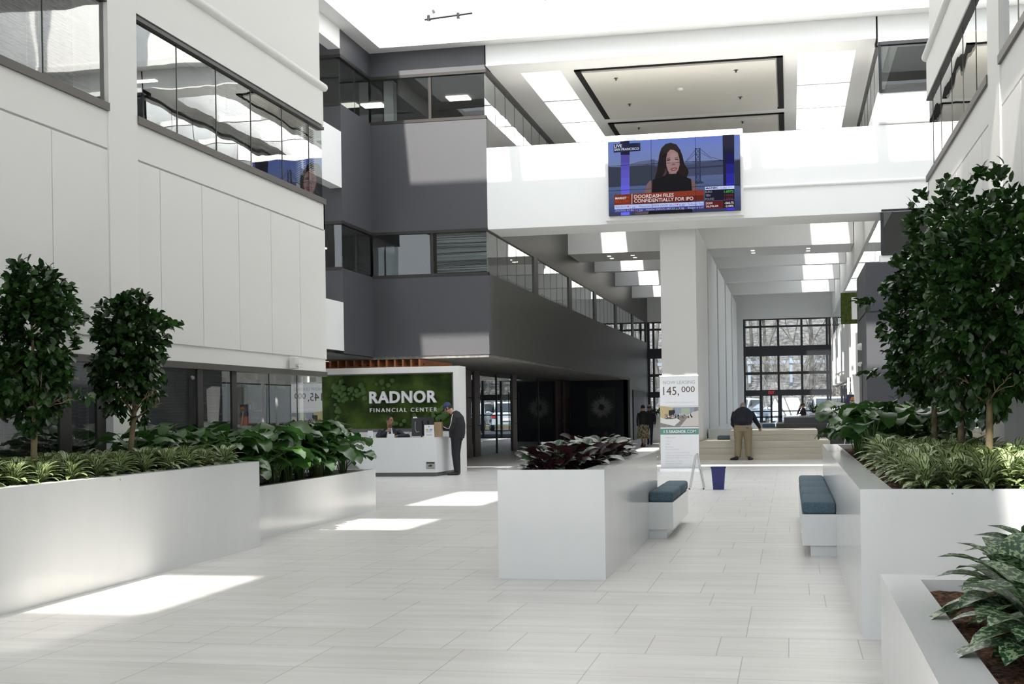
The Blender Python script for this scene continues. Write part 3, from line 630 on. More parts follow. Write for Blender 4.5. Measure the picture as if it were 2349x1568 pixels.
def T(s, x0, x1, y0, y1, c, bold=0.0):
    """text between crop x0..x1, top y0, bottom y1 (baseline follows the screen tilt)"""
    lay[0] += 1; y = SY - 0.0004*lay[0]
    def fn(x, z, d):
        u, t = scr(x, -z); return (SX0+(SX1-SX0)*u, y, SZ1-(SZ1-SZ0)*t)
    sk = -(0.043)
    vs, fs = text_geo(s, bold, 0)
    ax = min(v[0] for v in vs); bx = max(v[0] for v in vs); az = min(v[1] for v in vs); bz = max(v[1] for v in vs)
    out = []
    for v in vs:
        px = x0+(v[0]-ax)/(bx-ax)*(x1-x0); py = y1-(v[1]-az)/(bz-az)*(y1-y0) + sk*(px-x0)
        u, t = scr(px, py); out.append((SX0+(SX1-SX0)*u, y, SZ1-(SZ1-SZ0)*t))
    PIC.add(out, fs, pm_i(c))
def ellp(cx, cy, rx, ry, n=28, a0=0, a1=2*math.pi, rot=0):
    return [(cx+rx*math.cos(a0+(a1-a0)*i/n)*math.cos(rot)-ry*math.sin(a0+(a1-a0)*i/n)*math.sin(rot), cy+rx*math.cos(a0+(a1-a0)*i/n)*math.sin(rot)+ry*math.sin(a0+(a1-a0)*i/n)*math.cos(rot)) for i in range(n)]
def R4(x0, y0, x1, y1, sl=-0.045): return [(x0, y0), (x1, y0+sl*(x1-x0)), (x1, y1+sl*(x1-x0)), (x0, y1)]
# evening sky graded in steps, hills, water
for k in range(12):
    f_ = k/11.0; c = (0.115+0.04*f_, 0.17+0.03*f_, 0.50-0.13*f_)
    S(R4(90, 290+34*k, 2230, 290+34*(k+1)+3, -0.053), c)
S(R4(90, 690, 2230, 1450, -0.053), (0.052, 0.066, 0.12))
for k in range(8):
    f_ = k/7.0; S(R4(90, 900+70*k, 2230, 975+70*k, -0.053), (0.085-0.05*f_, 0.115-0.07*f_, 0.24-0.13*f_))
S([(470, 640), (620, 600), (800, 575), (960, 590), (960, 650), (470, 670)], (0.10, 0.12, 0.22))
S([(130, 680), (300, 700), (520, 670), (760, 655), (960, 700), (960, 960), (140, 1000)], (0.035, 0.042, 0.065))
S([(1340, 640), (1500, 605), (1500, 640), (1340, 660)], (0.07, 0.09, 0.18))
# bridge on screen
TC = (0.030, 0.036, 0.075)
def seg(x0, y0, x1, y1, w_=8, c=TC):
    dx, dy = x1-x0, y1-y0; l = math.hypot(dx, dy); nx_, ny_ = -dy/l*w_/2, dx/l*w_/2
    S([(x0+nx_, y0+ny_), (x1+nx_, y1+ny_), (x1-nx_, y1-ny_), (x0-nx_, y0-ny_)], c)
for x in (1505, 1572): seg(x-5, 395, x+10, 920, 20)
for k in range(6):
    y0 = 405+88*k; seg(1508+2*k, y0, 1570+2*k, y0+78, 9); seg(1570+2*k, y0, 1508+2*k, y0+78, 9); seg(1505, y0, 1580, y0-4, 10)
S([(1480, 920), (1600, 905), (1645, 940), (1500, 955)], TC)
seg(1345, 612, 1930, 592, 9); seg(1345, 712, 1930, 672, 26); seg(1345, 610, 1500, 425, 6); seg(1360, 612, 1500, 480, 5)
seg(1580, 415, 1720, 530, 6); seg(1720, 530, 1925, 592, 6); seg(1590, 470, 1760, 570, 5)
for x in (818, 852): seg(x, 560, x+2, 700, 8)
for k in range(3): seg(816, 575+40*k, 854, 608+40*k, 5); seg(854, 575+40*k, 816, 608+40*k, 5)
seg(860, 580, 940, 640, 4); seg(740, 640, 815, 580, 4); seg(480, 655, 940, 640, 5)
# studio pillars
for a, b_, c_, d in ((310, 455, 1, 0), (1918, 2098, 0, 1)):
    S([(a, 290), (b_, 285), (b_+12, 500), (a+12, 500)] if c_ else [(a, 190), (b_, 185), (b_+10, 980), (a+20, 980)], (0.012, 0.013, 0.035))
for k in range(8):
    f_ = k/7; S([(325+3*k, 500+118*k), (463+3*k, 498+118*k), (466+3*k, 618+118*k), (328+3*k, 620+118*k)] , (0.075+0.055*f_, 0.06+0.08*f_, 0.30+0.50*f_))
for k in range(6):
    f_ = k/5; S([(1975+3*k, 500+145*k), (2097+3*k, 497+145*k), (2100+3*k, 640+145*k), (1978+3*k, 645+145*k)], (0.01+0.03*f_, 0.01+0.03*f_, 0.09+0.50*f_))
S([(2105, 610), (2195, 580), (2205, 640), (2208, 990), (2112, 985)], (0.03, 0.035, 0.06))
# presenter
HC = (0.016, 0.011, 0.012)
S([(880, 830), (905, 740), (920, 620), (935, 500), (965, 400), (1030, 335), (1110, 315), (1200, 340), (1260, 420), (1300, 520), (1330, 640), (1385, 720), (1400, 780), (1370, 850), (1390, 960), (1300, 1000), (1000, 1010), (880, 940), (868, 880)], HC)
S([(1075, 700), (1215, 700), (1210, 860), (1100, 860)], (0.17, 0.09, 0.085))
S([(1045, 560), (1062, 470), (1105, 420), (1165, 428), (1225, 470), (1252, 560), (1258, 660), (1235, 740), (1185, 800), (1130, 802), (1075, 750), (1048, 660)], (0.27, 0.165, 0.165))
S([(1150, 470), (1200, 480), (1225, 560), (1210, 630), (1160, 660), (1110, 640), (1100, 560), (1115, 480)], (0.31, 0.20, 0.205))
S([(1055, 578), (1110, 568), (1112, 583), (1060, 597)], (0.03, 0.02, 0.025)); S([(1180, 562), (1235, 570), (1236, 583), (1184, 580)], (0.03, 0.02, 0.025))
S([(1052, 560), (1110, 545), (1110, 553), (1055, 569)], (0.05, 0.03, 0.03)); S([(1178, 542), (1236, 548), (1236, 556), (1180, 552)], (0.05, 0.03, 0.03))
S([(1130, 645), (1158, 632), (1192, 642), (1185, 660), (1138, 662)], (0.17, 0.09, 0.09))
S([(1110, 722), (1150, 702), (1215, 698), (1225, 718), (1190, 748), (1140, 755)], (0.17, 0.06, 0.07)); S([(1140, 722), (1200, 712), (1190, 732), (1150, 736)], (0.30, 0.20, 0.21))
S([(1045, 700), (1030, 760), (980, 860), (960, 900), (1010, 850), (1060, 780)], (0.06, 0.04, 0.045))
S([(745, 960), (790, 905), (870, 880), (880, 1090), (715, 1095)], (0.16, 0.10, 0.10)); S([(1430, 870), (1500, 920), (1540, 1070), (1450, 1080)], (0.15, 0.09, 0.09))
S([(830, 890), (960, 850), (1080, 800), (1240, 790), (1330, 830), (1440, 880), (1460, 1075), (1470, 1440), (780, 1440), (830, 1090)], (0.009, 0.009, 0.011))
S([(570, 1400), (780, 1375), (780, 1440), (570, 1440)], (0.11, 0.07, 0.07))
# captions
S([(205, 335), (632, 315), (636, 440), (210, 468)], (0.014, 0.018, 0.05))
T('LIVE', 216, 338, 345, 390, (0.62, 0.64, 0.78), 0.02); T('SAN FRANCISCO', 220, 612, 402, 440, (0.55, 0.58, 0.72), 0.02)
S([(236, 1120), (508, 1105), (512, 1265), (240, 1280)], (0.16, 0.030, 0.012)); T('MARKET', 254, 432, 1157, 1192, (0.70, 0.68, 0.7), 0.02)
T('SELL-OFF', 250, 475, 1205, 1245, (0.36, 0.05, 0.015), 0.03); S([(440, 1150), (476, 1148), (458, 1178)], (0.45, 0.05, 0.02))
S([(525, 1105), (1640, 1045), (1642, 1210), (528, 1265)], (0.20, 0.035, 0.018)); S([(525, 1180), (1640, 1125), (1642, 1210), (528, 1265)], (0.11, 0.018, 0.010))
S([(512, 1105), (521, 1105), (524, 1262), (515, 1262)], (0.6, 0.6, 0.65))
T('DOORDASH FILES', 553, 1172, 1122, 1178, (0.62, 0.56, 0.58), 0.015); T('CONFIDENTIALLY FOR IPO', 553, 1478, 1188, 1243, (0.62, 0.56, 0.58), 0.015)
S([(242, 1280), (1640, 1225), (1642, 1285), (245, 1345)], (0.40, 0.46, 0.74)); S([(245, 1347), (1642, 1287), (1644, 1330), (248, 1395)], (0.05, 0.055, 0.22))
T('XLI) 52.71', 248, 430, 1296, 1330, (0.12, 0.13, 0.3)); T('1.19', 490, 570, 1303, 1335, (0.10, 0.11, 0.28)); T('Materials SPDR (XLB) 55.11', 632, 1208, 1283, 1325, (0.09, 0.10, 0.26))
T('0.81', 1262, 1350, 1262, 1298, (0.12, 0.13, 0.3)); T('Infosys Tec', 1410, 1634, 1254, 1292, (0.08, 0.09, 0.24))
S([(445, 1292), (476, 1291), (460, 1320)], (0.5, 0.02, 0.04)); S([(1218, 1262), (1250, 1260), (1234, 1288)], (0.5, 0.02, 0.04))
T('(NUVA) 67.86', 262, 550, 1352, 1390, (0.36, 0.38, 0.58)); T('1.24', 602, 688, 1345, 1380, (0.36, 0.38, 0.58)); T('Netflix (NFLX) 387.22', 748, 1192, 1336, 1372, (0.40, 0.42, 0.62))
T('7.98', 1252, 1338, 1318, 1352, (0.36, 0.38, 0.58)); T('Beigene Ltd', 1398, 1636, 1308, 1348, (0.36, 0.38, 0.58))
S([(1210, 1350), (1240, 1348), (1225, 1322)], (0.1, 0.4, 0.05)); S([(562, 1350), (590, 1348), (576, 1375)], (0.45, 0.05, 0.03))
S([(1657, 1000), (2107, 982), (2108, 1030), (1660, 1050)], (0.50, 0.55, 0.80)); T('CNBC', 1720, 1858, 1003, 1033, (0.02, 0.02, 0.07), 0.04); T('11:35a', 1890, 1995, 1003, 1032, (0.06, 0.07, 0.18)); T('ET', 2020, 2075, 1003, 1016, (0.12, 0.13, 0.3))
for k in range(5): 
    an = math.pi*(0.12+0.19*k); S(ellp(1693-17*math.cos(an), 1034-16*math.sin(an), 6, 10, 8, rot=an-math.pi/2), (0.02, 0.02, 0.07))
S([(1657, 1052), (2108, 1032), (2112, 1195), (1660, 1215)], (0.010, 0.010, 0.022)); S([(1657, 1225), (2112, 1200), (2116, 1320), (1662, 1340)], (0.10, 0.014, 0.016)); S([(1935, 1212), (2112, 1202), (2116, 1320), (1940, 1328)], (0.02, 0.012, 0.018))
T('EURO', 1665, 1768, 1062, 1094, (0.30, 0.30, 0.34)); T('1.0972', 1952, 2098, 1058, 1094, (0.04, 0.45, 0.04), 0.02); T('YEN', 1668, 1740, 1118, 1150, (0.34, 0.34, 0.38)); T('110.05', 1956, 2090, 1114, 1150, (0.20, 0.03, 0.012))
T('POUND', 1665, 1800, 1174, 1206, (0.26, 0.26, 0.30)); T('1.2866', 1954, 2092, 1168, 1204, (0.20, 0.03, 0.012)); T('DOW', 1675, 1780, 1240, 1272, (0.62, 0.58, 0.6), 0.02); T('-560.75', 1962, 2100, 1234, 1268, (0.62, 0.58, 0.6), 0.02)
T('26,396.84', 1677, 1865, 1288, 1322, (0.62, 0.58, 0.6), 0.02); T('-2.08%', 1968, 2100, 1284, 1316, (0.55, 0.5, 0.52), 0.02)
# thin joints between the nine panels
for s_ in (1/3, 2/3):
    lay[0] += 1; y = SY-0.0004*lay[0]; x = SX0+(SX1-SX0)*s_; PIC.add([(x-0.004, y, SZ0), (x+0.004, y, SZ0), (x+0.004, y, SZ1), (x-0.004, y, SZ1)], [(0, 1, 2, 3)], pm_i((0.008, 0.008, 0.02)))
    z = SZ0+(SZ1-SZ0)*s_; PIC.add([(SX0, y, z-0.004), (SX1, y, z-0.004), (SX1, y, z+0.004), (SX0, y, z+0.004)], [(0, 1, 2, 3)], pm_i((0.008, 0.008, 0.02)))
child_at(PIC.build('screen_picture', [m for _, m in PM]), tv)

# ================================================================ RECEPTION
MOSS = mat('moss', (0.022, 0.050, 0.006), 0.95, bump=(45, 1.0, 0.04), noise=(2.2, (0.10, 0.17, 0.022), 0.38, 0.7, (1, 1, 1)))
MOSSB = mat('moss_mound_green', (0.13, 0.27, 0.07), 0.95, bump=(60, 1.0, 0.03), noise=(12, (0.20, 0.38, 0.11), 0.35, 0.7, (1, 1, 1)))
MOSSY = mat('moss_mound_lime', (0.17, 0.32, 0.05), 0.95, bump=(60, 1.0, 0.03), noise=(12, (0.26, 0.44, 0.09), 0.35, 0.7, (1, 1, 1)))
GREYT = mat('grey_trim', (0.13, 0.13, 0.13), 0.5)
sw = empty('sign_wall', (-9.5, 30.9, 0)); tag(sw, 'white framed living moss wall with raised RADNOR lettering behind the reception desk', 'sign')
m_ = MB(); m_.box(-11.6, -7.80, 30.6, 31.25, 2.43, 2.58); m_.box(-7.95, -7.80, 30.6, 31.25, 0, 2.43); m_.box(-11.6, -7.95, 30.62, 31.25, 0, 1.0); m_.box(-11.6, -7.95, 31.1, 31.25, 1.0, 2.43)
child_at(m_.build('white_frame', WHITE), sw)
m_ = MB(); m_.box(-11.6, -7.95, 30.64, 31.08, 2.405, 2.43); m_.box(-7.99, -7.95, 30.64, 31.08, 1.0, 2.43); m_.box(-11.6, -7.95, 30.7, 31.08, 1.0, 1.08); child_at(m_.build('inner_trim', GREYT), sw)
m_ = MB(); n_, k_ = 90, 40; rr = random.Random(5)
vs = [(-11.6+3.62*i/n_, 30.84+rr.uniform(-.012, .012), 1.06+1.36*j/k_) for j in range(k_+1) for i in range(n_+1)]
m_.add(vs, [(j*(n_+1)+i, j*(n_+1)+i+1, (j+1)*(n_+1)+i+1, (j+1)*(n_+1)+i) for j in range(k_) for i in range(n_)], 0, True)
ms = child_at(m_.build('moss_panel', MOSS), sw); ms['kind'] = 'stuff'
m_ = MB()
text_into(m_, 'RADNOR', -10.11, -8.40, 1.70, 2.00, lambda x, z, d: (x, 30.72+(-0.03 if d > 0 else 0.05), z), bold=0.03, extr=0.05, sp=1.1)
text_into(m_, 'FINANCIAL CENTER', -10.11, -8.40, 1.485, 1.585, lambda x, z, d: (x, 30.74+(-0.02 if d > 0 else 0.03), z), bold=0.012, extr=0.05, sp=1.45)
child_at(m_.build('lettering', mat('sign_letter_white', (0.8, 0.8, 0.82), 0.4)), sw)
def sgn(cx, cy): return (-11.14+(cx-150)*(3.16/1305.0)*0.998, 2.45-(cy-355)*(1.40/605.0)+0.0)
mounds = []
for cx, cy, r_ in [(270, 440, 28), (200, 480, 30), (235, 500, 32), (290, 510, 34), (255, 470, 22), (180, 500, 22), (210, 530, 30), (350, 525, 20), (380, 515, 24), (350, 570, 16), (375, 545, 18), (430, 540, 26), (480, 485, 32), (500, 530, 26), (505, 560, 30), (400, 580, 18), (440, 590, 26), (470, 575, 24), (385, 625, 18), (520, 622, 30), (255, 560, 30), (300, 575, 26), (275, 600, 24), (215, 600, 24), (180, 590, 20), (320, 625, 26), (245, 635, 24), (290, 645, 24), (200, 685, 16), (225, 720, 20), (215, 755, 24), (245, 760, 24), (240, 740, 20), (225, 815, 18), (210, 835, 18), (645, 475, 22), (700, 450, 30), (770, 485, 24), (812, 437, 24), (715, 518, 18), (700, 470, 18), (805, 885, 28), (850, 895, 20), (935, 870, 24), (900, 908, 20), (820, 900, 20), (1040, 808, 22)]:
    mounds.append((cx, cy, r_, MOSSB))
for cx, cy, r_ in [(1195, 760, 24), (1235, 790, 20), (1240, 820, 22), (1275, 770, 26), (1300, 765, 28), (1340, 735, 28), (1335, 765, 26), (1365, 795, 26), (1350, 800, 28), (1330, 830, 28), (1385, 805, 26), (1300, 830, 22), (1360, 830, 24), (1285, 850, 26), (1340, 850, 20)]:
    mounds.append((cx, cy, r_, MOSSY if cy < 800 else MOSSB))
mp_ = {}
for cx, cy, r_, mt in mounds:
    x, z = sgn(cx, cy); k = mt.name
    if k not in mp_:
        e_ = MB(); e_.ell((0, 0, 0), (1, 0.7, 0.95), 14, 9)
        rr = random.Random(2); e_.v = [(a*(1+rr.uniform(-.06, .06)), b_*(1+rr.uniform(-.06, .06)), c*(1+rr.uniform(-.06, .06))) for a, b_, c in e_.v]
        o = e_.build('moss_mound', mt); mp_[k] = o
    else:
        o = mp_[k].copy(); COL.objects.link(o)
    o.location = (x, 30.78, z); r2 = r_*0.00245; o.scale = (r2, r2, r2)
    o.parent = sw; o.matrix_parent_inverse = Matrix.Translation(sw.location).inverted()
# desk
dk = empty('reception_desk', (-9.3, 29.6, 0)); tag(dk, 'white reception desk in front of the moss wall with a small notice plate', 'desk')
m_ = MB(); m_.prismz([(-10.3, 28.9), (-7.93, 28.9), (-7.87, 29.9), (-7.87, 30.45), (-8.05, 30.45), (-8.12, 29.1), (-10.3, 29.1)], 0.09, 0.895)
m_.prismz([(-10.3, 29.1), (-8.12, 29.1), (-8.1, 29.55), (-10.3, 29.55)], 0.74, 0.78); child_at(m_.build('desk_front', mat('desk_white', (0.77, 0.78, 0.80), 0.35)), dk)
m_ = MB(); m_.prismz([(-10.3, 28.94), (-7.96, 28.94), (-7.90, 29.9), (-7.90, 30.4), (-10.3, 30.4)], 0.0, 0.09); child_at(m_.build('kick_plate', GREYT), dk)
m_ = MB(); m_.box(-8.175, -7.965, 28.885, 28.9, 0.17, 0.335); pl = child_at(m_.build('notice_plate', mat('plate_grey', (0.35, 0.36, 0.34), 0.5)), dk)
m_ = MB(); m_.box(-8.165, -7.975, 28.882, 28.884, 0.295, 0.33); m_.add([(x, 28.882, z) for x, z in [(-8.12, .25), (-8.06, .275), (-8.02, .25), (-8.05, .235), (-8.03, .215), (-8.09, .23), (-8.11, .215)]], [tuple(range(7))]); m_.box(-8.15, -7.99, 28.882, 28.884, 0.185, 0.19)
child_at(m_.build('plate_print', BPLASTIC), pl)
m_ = MB(); m_.add([(-10.32, 28.6, 0), (-9.55, 28.86, 0.0), (-10.2, 28.86, 0.55), (-10.32, 28.86, 0)], [(0, 1, 2), (0, 2, 3), (1, 3, 2), (0, 3, 1)]); child_at(m_.build('angled_panel', GREYT), dk)  # dark grey wedge at the left end of the desk front
# things on the desk
t = empty('monitor', (-8.34, 29.2, 0.895)); tag(t, 'black computer monitor seen from behind on the reception desk', 'monitor')
m_ = MB(); m_.box(-0.26, 0.26, 0, 0.05, 0.03, 0.46); m_.build('display', BPLASTIC, t, bevel=0.006)
for x in (-0.01, 0.13):
    m_ = MB(); m_.box(x-0.012, x+0.012, -0.05, 0, 0.0, 0.38); m_.build('stand', BPLASTIC, t)
m_ = MB(); m_.box(-0.22, -0.12, -0.005, 0, 0.44, 0.475); m_.build('note', PAPER, t)
m_ = MB(); m_.tube([(-0.16, -0.012, 0.36), (-0.17, -0.014, 0.2), (-0.14, -0.014, 0.12), (-0.07, -0.012, 0.13)], 0.004, 6); m_.build('cable', WPLASTIC, t)
t = empty('desk_sign', (-8.11, 28.96, 0.895)); tag(t, 'white upright notice card on the reception desk beside the monitor', 'sign')
m_ = MB(); m_.box(-0.115, 0.115, 0, 0.008, 0.0, 0.285); m_.build('card', PAPER, t)
m_ = MB(); m_.box(-0.07, -0.02, -0.003, -0.001, 0.16, 0.19); m_.build('print_green', mat('print_lime', (0.35, 0.5, 0.05), 0.6), t)
m_ = MB(); m_.box(0.01, 0.075, -0.003, -0.001, 0.16, 0.19); m_.box(-0.015, 0.015, -0.003, -0.001, 0.23, 0.26); m_.build('print_blue', mat('print_blue', (0.25, 0.3, 0.6), 0.6), t)
m_ = MB()
for z in (0.145, 0.13, 0.115, 0.07, 0.055, 0.04): m_.box(-0.07, 0.07, -0.003, -0.001, z, z+0.006)
m_.build('print_text', mat('print_grey', (0.45, 0.47, 0.55), 0.6), t)
m_ = MB(); m_.box(-8.03, -7.88, 29.12, 29.30, 0.895, 1.24); tag(m_.build('wooden_vase', mat('vase_wood', (0.30, 0.20, 0.11), 0.6, noise=(5, (0.42, 0.30, 0.17), .3, .7, (8, 8, .6)))), 'square wooden container on the right end of the reception desk', 'vase')
m_ = MB(); m_.box(-9.58, -9.47, 28.95, 28.99, 0.895, 1.06); c = m_.build('brochure_holder', PAPER); tag(c, 'narrow white leaflet holder on the desk below the seated man', 'leaflet holder')
m_ = MB(); m_.box(-9.55, -9.50, 28.945, 28.949, 0.9, 0.935); m_.build('print_blue', MATS['print_blue'], c)
m_ = MB(); m_.box(-9.11, -8.97, 28.98, 29.06, 0.895, 0.985); tag(m_.build('card_holder', WPLASTIC), 'small white card holder on the desk right of the seated man', 'card holder')
m_ = MB(); m_.tube([(-8.87, 29.2, 0.90), (-8.8, 29.25, 0.93), (-8.7, 29.3, 0.99), (-8.6, 29.28, 1.06)], 0.004, 6); tag(m_.build('cable', BPLASTIC), 'thin dark cable rising from the desk to the back of the monitor', 'cable')
# timber baffles above
bf = empty('ceiling_baffle', (-10.2, 33, 2.75)); tag(bf, 'row of orange timber baffles hanging above the moss sign wall', 'ceiling baffle')
for k in range(13):
    x = -9.0-0.212*k; m_ = MB(); m_.box(x-0.022, x+0.022, 31.32, 34.5, 2.60, 2.79); child_at(m_.build('board', WOOD), bf)
m_ = MB(); m_.box(-11.6, -8.95, 31.6, 31.62, 2.66, 2.68); child_at(m_.build('cross_rod', BPLASTIC), bf)

# ================================================================ ARTWORK ON THE NAVY WALL
aw = empty('framed_art', (-8.52, 59.95, 1.55)); tag(aw, 'square dark picture of a pale radial burst on the navy wall', 'picture')
m_ = MB(); m_.box(-0.65, 0.65, -0.03, 0.04, -0.9, 0.92); m_.build('canvas', mat('art_black', (0.006, 0.007, 0.008), 0.5), aw)
m_ = MB(); rr = random.Random(11)
for k in range(420):
    a_ = rr.uniform(0, 2*math.pi); r0 = rr.uniform(0.12, 0.3); r1 = r0+rr.uniform(0.12, 0.38); w_ = rr.uniform(.004, .012)
    r1 = min(r1, 0.62)
    ca, sa = math.cos(a_), math.sin(a_); y = -0.032-0.00002*k
    m_.add([(ca*r0-sa*w_, y, sa*r0+ca*w_), (ca*r1, y, sa*r1), (ca*r0+sa*w_, y, sa*r0-ca*w_)], [(0, 1, 2)])
m_.build('pale_strokes', mat('art_pale', (0.30, 0.31, 0.31), 0.6), aw)
# ================================================================ BANNER, BIN, TRESTLE, POSTER
bn = empty('banner_stand', (-2.56, 31.0, 0)); tag(bn, 'tall white roll-up leasing banner standing before the white pier', 'banner')
m_ = MB(); m_.box(-0.45, 0.45, -0.005, 0.005, 0.06, 2.24); sh = m_.build('banner_sheet', mat('banner_white', (0.84, 0.84, 0.86), 0.5), bn)
m_ = MB(); m_.box(-0.46, 0.46, -0.09, 0.09, 0.0, 0.06); m_.build('base', CHROME, bn)
m_ = MB(); m_.box(-0.46, 0.46, -0.012, 0.012, 2.23, 2.26); m_.build('top_rail', CHROME, bn)
def bt(s, x0, x1, z0, z1, col, bold=0.0, name='lettering'):
    m_ = MB(); text_into(m_, s, x0, x1, z0, z1, lambda x, z, d: (x, -0.0085, z), bold=bold); m_.build(name, col, sh)
BT1 = mat('banner_grey_ink', (0.42, 0.45, 0.45), 0.6); BT2 = mat('banner_brown_ink', (0.10, 0.055, 0.035), 0.6)
bt('NOW LEASING', -0.37, 0.38, 2.05, 2.13, BT1)
bt('145,', -0.37, 0.0, 1.76, 1.99, BT2, 0.0); bt('000', 0.06, 0.37, 1.855, 1.99, BT2, 0.0)
bt('SQUARE FEET OF OFFICE SPACE', -0.33, 0.36, 1.61, 1.625, BT1)
m_ = MB(); m_.box(-0.45, 0.45, -0.0075, -0.0055, 1.03, 1.54)
im = m_.build('printed_photo', mat('print_floor', (0.20, 0.19, 0.19), 0.6, noise=(25, (0.3, 0.29, 0.28), .3, .7, (1, 1, 1))), sh)
def ip(pts, col, nm):
    m_ = MB(); m_.add([(x, -0.0078-0.0001*ip.k, z) for x, z in pts], [tuple(range(len(pts)))]); m_.build(nm, mat('print_'+nm, col, 0.6), im); ip.k += 1
ip.k = 1
ip([(-.45, 1.22), (-.15, 1.30), (-.15, 1.50), (-.45, 1.54)], (0.55, 0.45, 0.25), 'wood_wall'); ip([(-.45, 1.54), (-.15, 1.50), (.45, 1.50), (.45, 1.54)], (0.7, 0.7, 0.7), 'pale_ceiling')
ip([(-.10, 1.30), (.35, 1.30), (.35, 1.50), (-.10, 1.50)], (0.30, 0.34, 0.42), 'far_glass'); ip([(.05, 1.32), (.25, 1.32), (.25, 1.48), (.05, 1.48)], (0.42, 0.46, 0.36), 'far_view')
ip([(-.25, 1.30), (-.10, 1.32), (-.10, 1.44), (-.25, 1.43)], (0.02, 0.02, 0.025), 'screen'); ip([(.45, 1.05), (.45, 1.42), (.30, 1.38), (.02, 1.05)], (0.62, 0.57, 0.54), 'path')
ip([(-.45, 1.14), (-.12, 1.06), (.02, 1.18), (-.05, 1.24), (-.30, 1.22), (-.45, 1.27)], (0.72, 0.72, 0.70), 'white_planter')
rr = random.Random(8)
for nm, c in (('guests', (0.05, 0.05, 0.06)), ('seats', (0.35, 0.18, 0.08)), ('bright', (0.7, 0.7, 0.75))):
    m_ = MB()
    for k in range(26):
        x = rr.uniform(-.35, .3); z = 1.24+rr.uniform(0, .10)+0.03*x; s_ = rr.uniform(.006, .018); m_.add([(x-s_, -0.009, z-s_), (x+s_, -0.009, z-s_), (x+s_*.6, -0.009, z+s_*1.4), (x-s_*.6, -0.009, z+s_*1.4)], [(0, 1, 2, 3)])
    m_.build(nm, mat('print_'+nm, c, 0.6), im)['kind'] = 'stuff'
m_ = MB(); m_.box(-0.45, 0.45, -0.0075, -0.0055, 0.86, 1.0); gb = m_.build('green_strip', mat('banner_green', (0.13, 0.30, 0.25), 0.6), sh)
for s_, a_, b_, bo in (('155', -.37, -.20, 0.01), ('RADNOR', -.19, .15, 0.04), ('.COM', .16, .38, 0.01)):
    m_ = MB(); text_into(m_, s_, a_, b_, .893, .965, lambda x, z, d: (x, -0.0095, z), bold=bo); m_.build('lettering', PAPER, gb)
for s_, x0, x1, z in [('Adjacent to Luxury Boutique', -.33, .23, .415), ('Hotel with Restaurant and Penn', -.33, .30, .355), ('Medicine\'s Medical Facility', -.33, .18, .295), ('Easy access to Major', -.33, .08, .215), ('Roadways and Rail', -.33, .04, .155), ('Office with', -.33, -.10, .77), ('Parking', -.33, -.18, .68), ('Walk', -.33, -.22, .62), ('Building', -.33, -.15, .545), ('Development', -.33, .0, .49)]:
    m_ = MB(); text_into(m_, s_, x0, x1, z, z+.034, lambda x, z, d: (x, -0.0085, z)); m_.build('lettering', mat('banner_faint_ink', (0.58, 0.58, 0.64), 0.6), sh)
bi = empty('waste_bin', (-1.29, 24.0, 0)); tag(bi, 'small dark blue plastic waste bin standing alone on the floor', 'bin')
m_ = MB(); q = lambda a, z: [(-a, -a*.8, z), (a, -a*.8, z), (a, a*.8, z), (-a, a*.8, z)]
vs = q(.095, 0)+q(.125, .40)+q(.117, .40)+q(.088, .015)
fs = [(3, 2, 1, 0)]+[(i, (i+1) % 4, 4+(i+1) % 4, 4+i) for i in range(4)]+[(4+i, 4+(i+1) % 4, 8+(i+1) % 4, 8+i) for i in range(4)]+[(8+i, 8+(i+1) % 4, 12+(i+1) % 4, 12+i) for i in range(4)]+[(12, 13, 14, 15)]
m_.add(vs, fs); BLUEP = mat('blue_plastic', (0.025, 0.030, 0.16), 0.5); m_.build('body', BLUEP, bi, bevel=0.006)
m_ = MB(); m_.box(-.135, .135, -.109, -.098, .39, .41); m_.box(-.135, .135, .098, .109, .39, .41); m_.box(-.135, -.122, -.109, .109, .39, .41); m_.box(.122, .135, -.109, .109, .39, .41); m_.build('rim', BLUEP, bi)
af = empty('folding_stand', (-1.69, 24.0, 0)); tag(af, 'chrome tubular A-frame stand next to the blue bin', 'stand')
for s_ in (-1, 1):
    m_ = MB(); m_.tube([(s_*0.128, 0, 0.012), (s_*0.012, 0, 0.63)], 0.013, 10); l_ = m_.build('leg', CHROME, af)
    m_ = MB(); m_.tube([(s_*0.132, 0, 0.0), (s_*0.126, 0, 0.02)], 0.016, 10); m_.build('rubber_foot', BPLASTIC, l_)
    m_ = MB(); m_.tube([(s_*0.128, 0.34, 0.012), (s_*0.012, 0.34, 0.63)], 0.013, 10); l_ = m_.build('leg', CHROME, af)
m_ = MB(); m_.tube([(0, 0, 0.635), (0, 0.34, 0.635)], 0.016, 10); m_.build('top_bar', CHROME, af)
po = empty('easel_poster', (1.50, 36.5, 0), 0.0); tag(po, 'orange and navy event poster on a leaning easel by the grey core', 'poster')
def PB(x0, x1, z0, z1, c, nm, y=0):
    f = lambda z: 0.10*(z-0.7)
    m_ = MB(); m_.add([(x0+0.06*(z0-0.6), y+f(z0), z0), (x1+0.03*(z0-.6), y+f(z0), z0), (x1+0.03*(z1-.6), y+f(z1), z1), (x0+0.06*(z1-0.6), y+f(z1), z1), (x0+0.06*(z0-.6), y+f(z0)+.012, z0), (x1+0.03*(z0-.6), y+f(z0)+.012, z0), (x1+0.03*(z1-.6), y+f(z1)+.012, z1), (x0+0.06*(z1-0.6), y+f(z1)+.012, z1)], [(0, 1, 2, 3), (7, 6, 5, 4), (0, 4, 5, 1), (1, 5, 6, 2), (2, 6, 7, 3), (3, 7, 4, 0)]); return m_.build(nm, c, po)
NV = mat('poster_navy', (0.035, 0.03, 0.08), 0.5); ORG = mat('poster_orange', (0.60, 0.14, 0.05), 0.5)
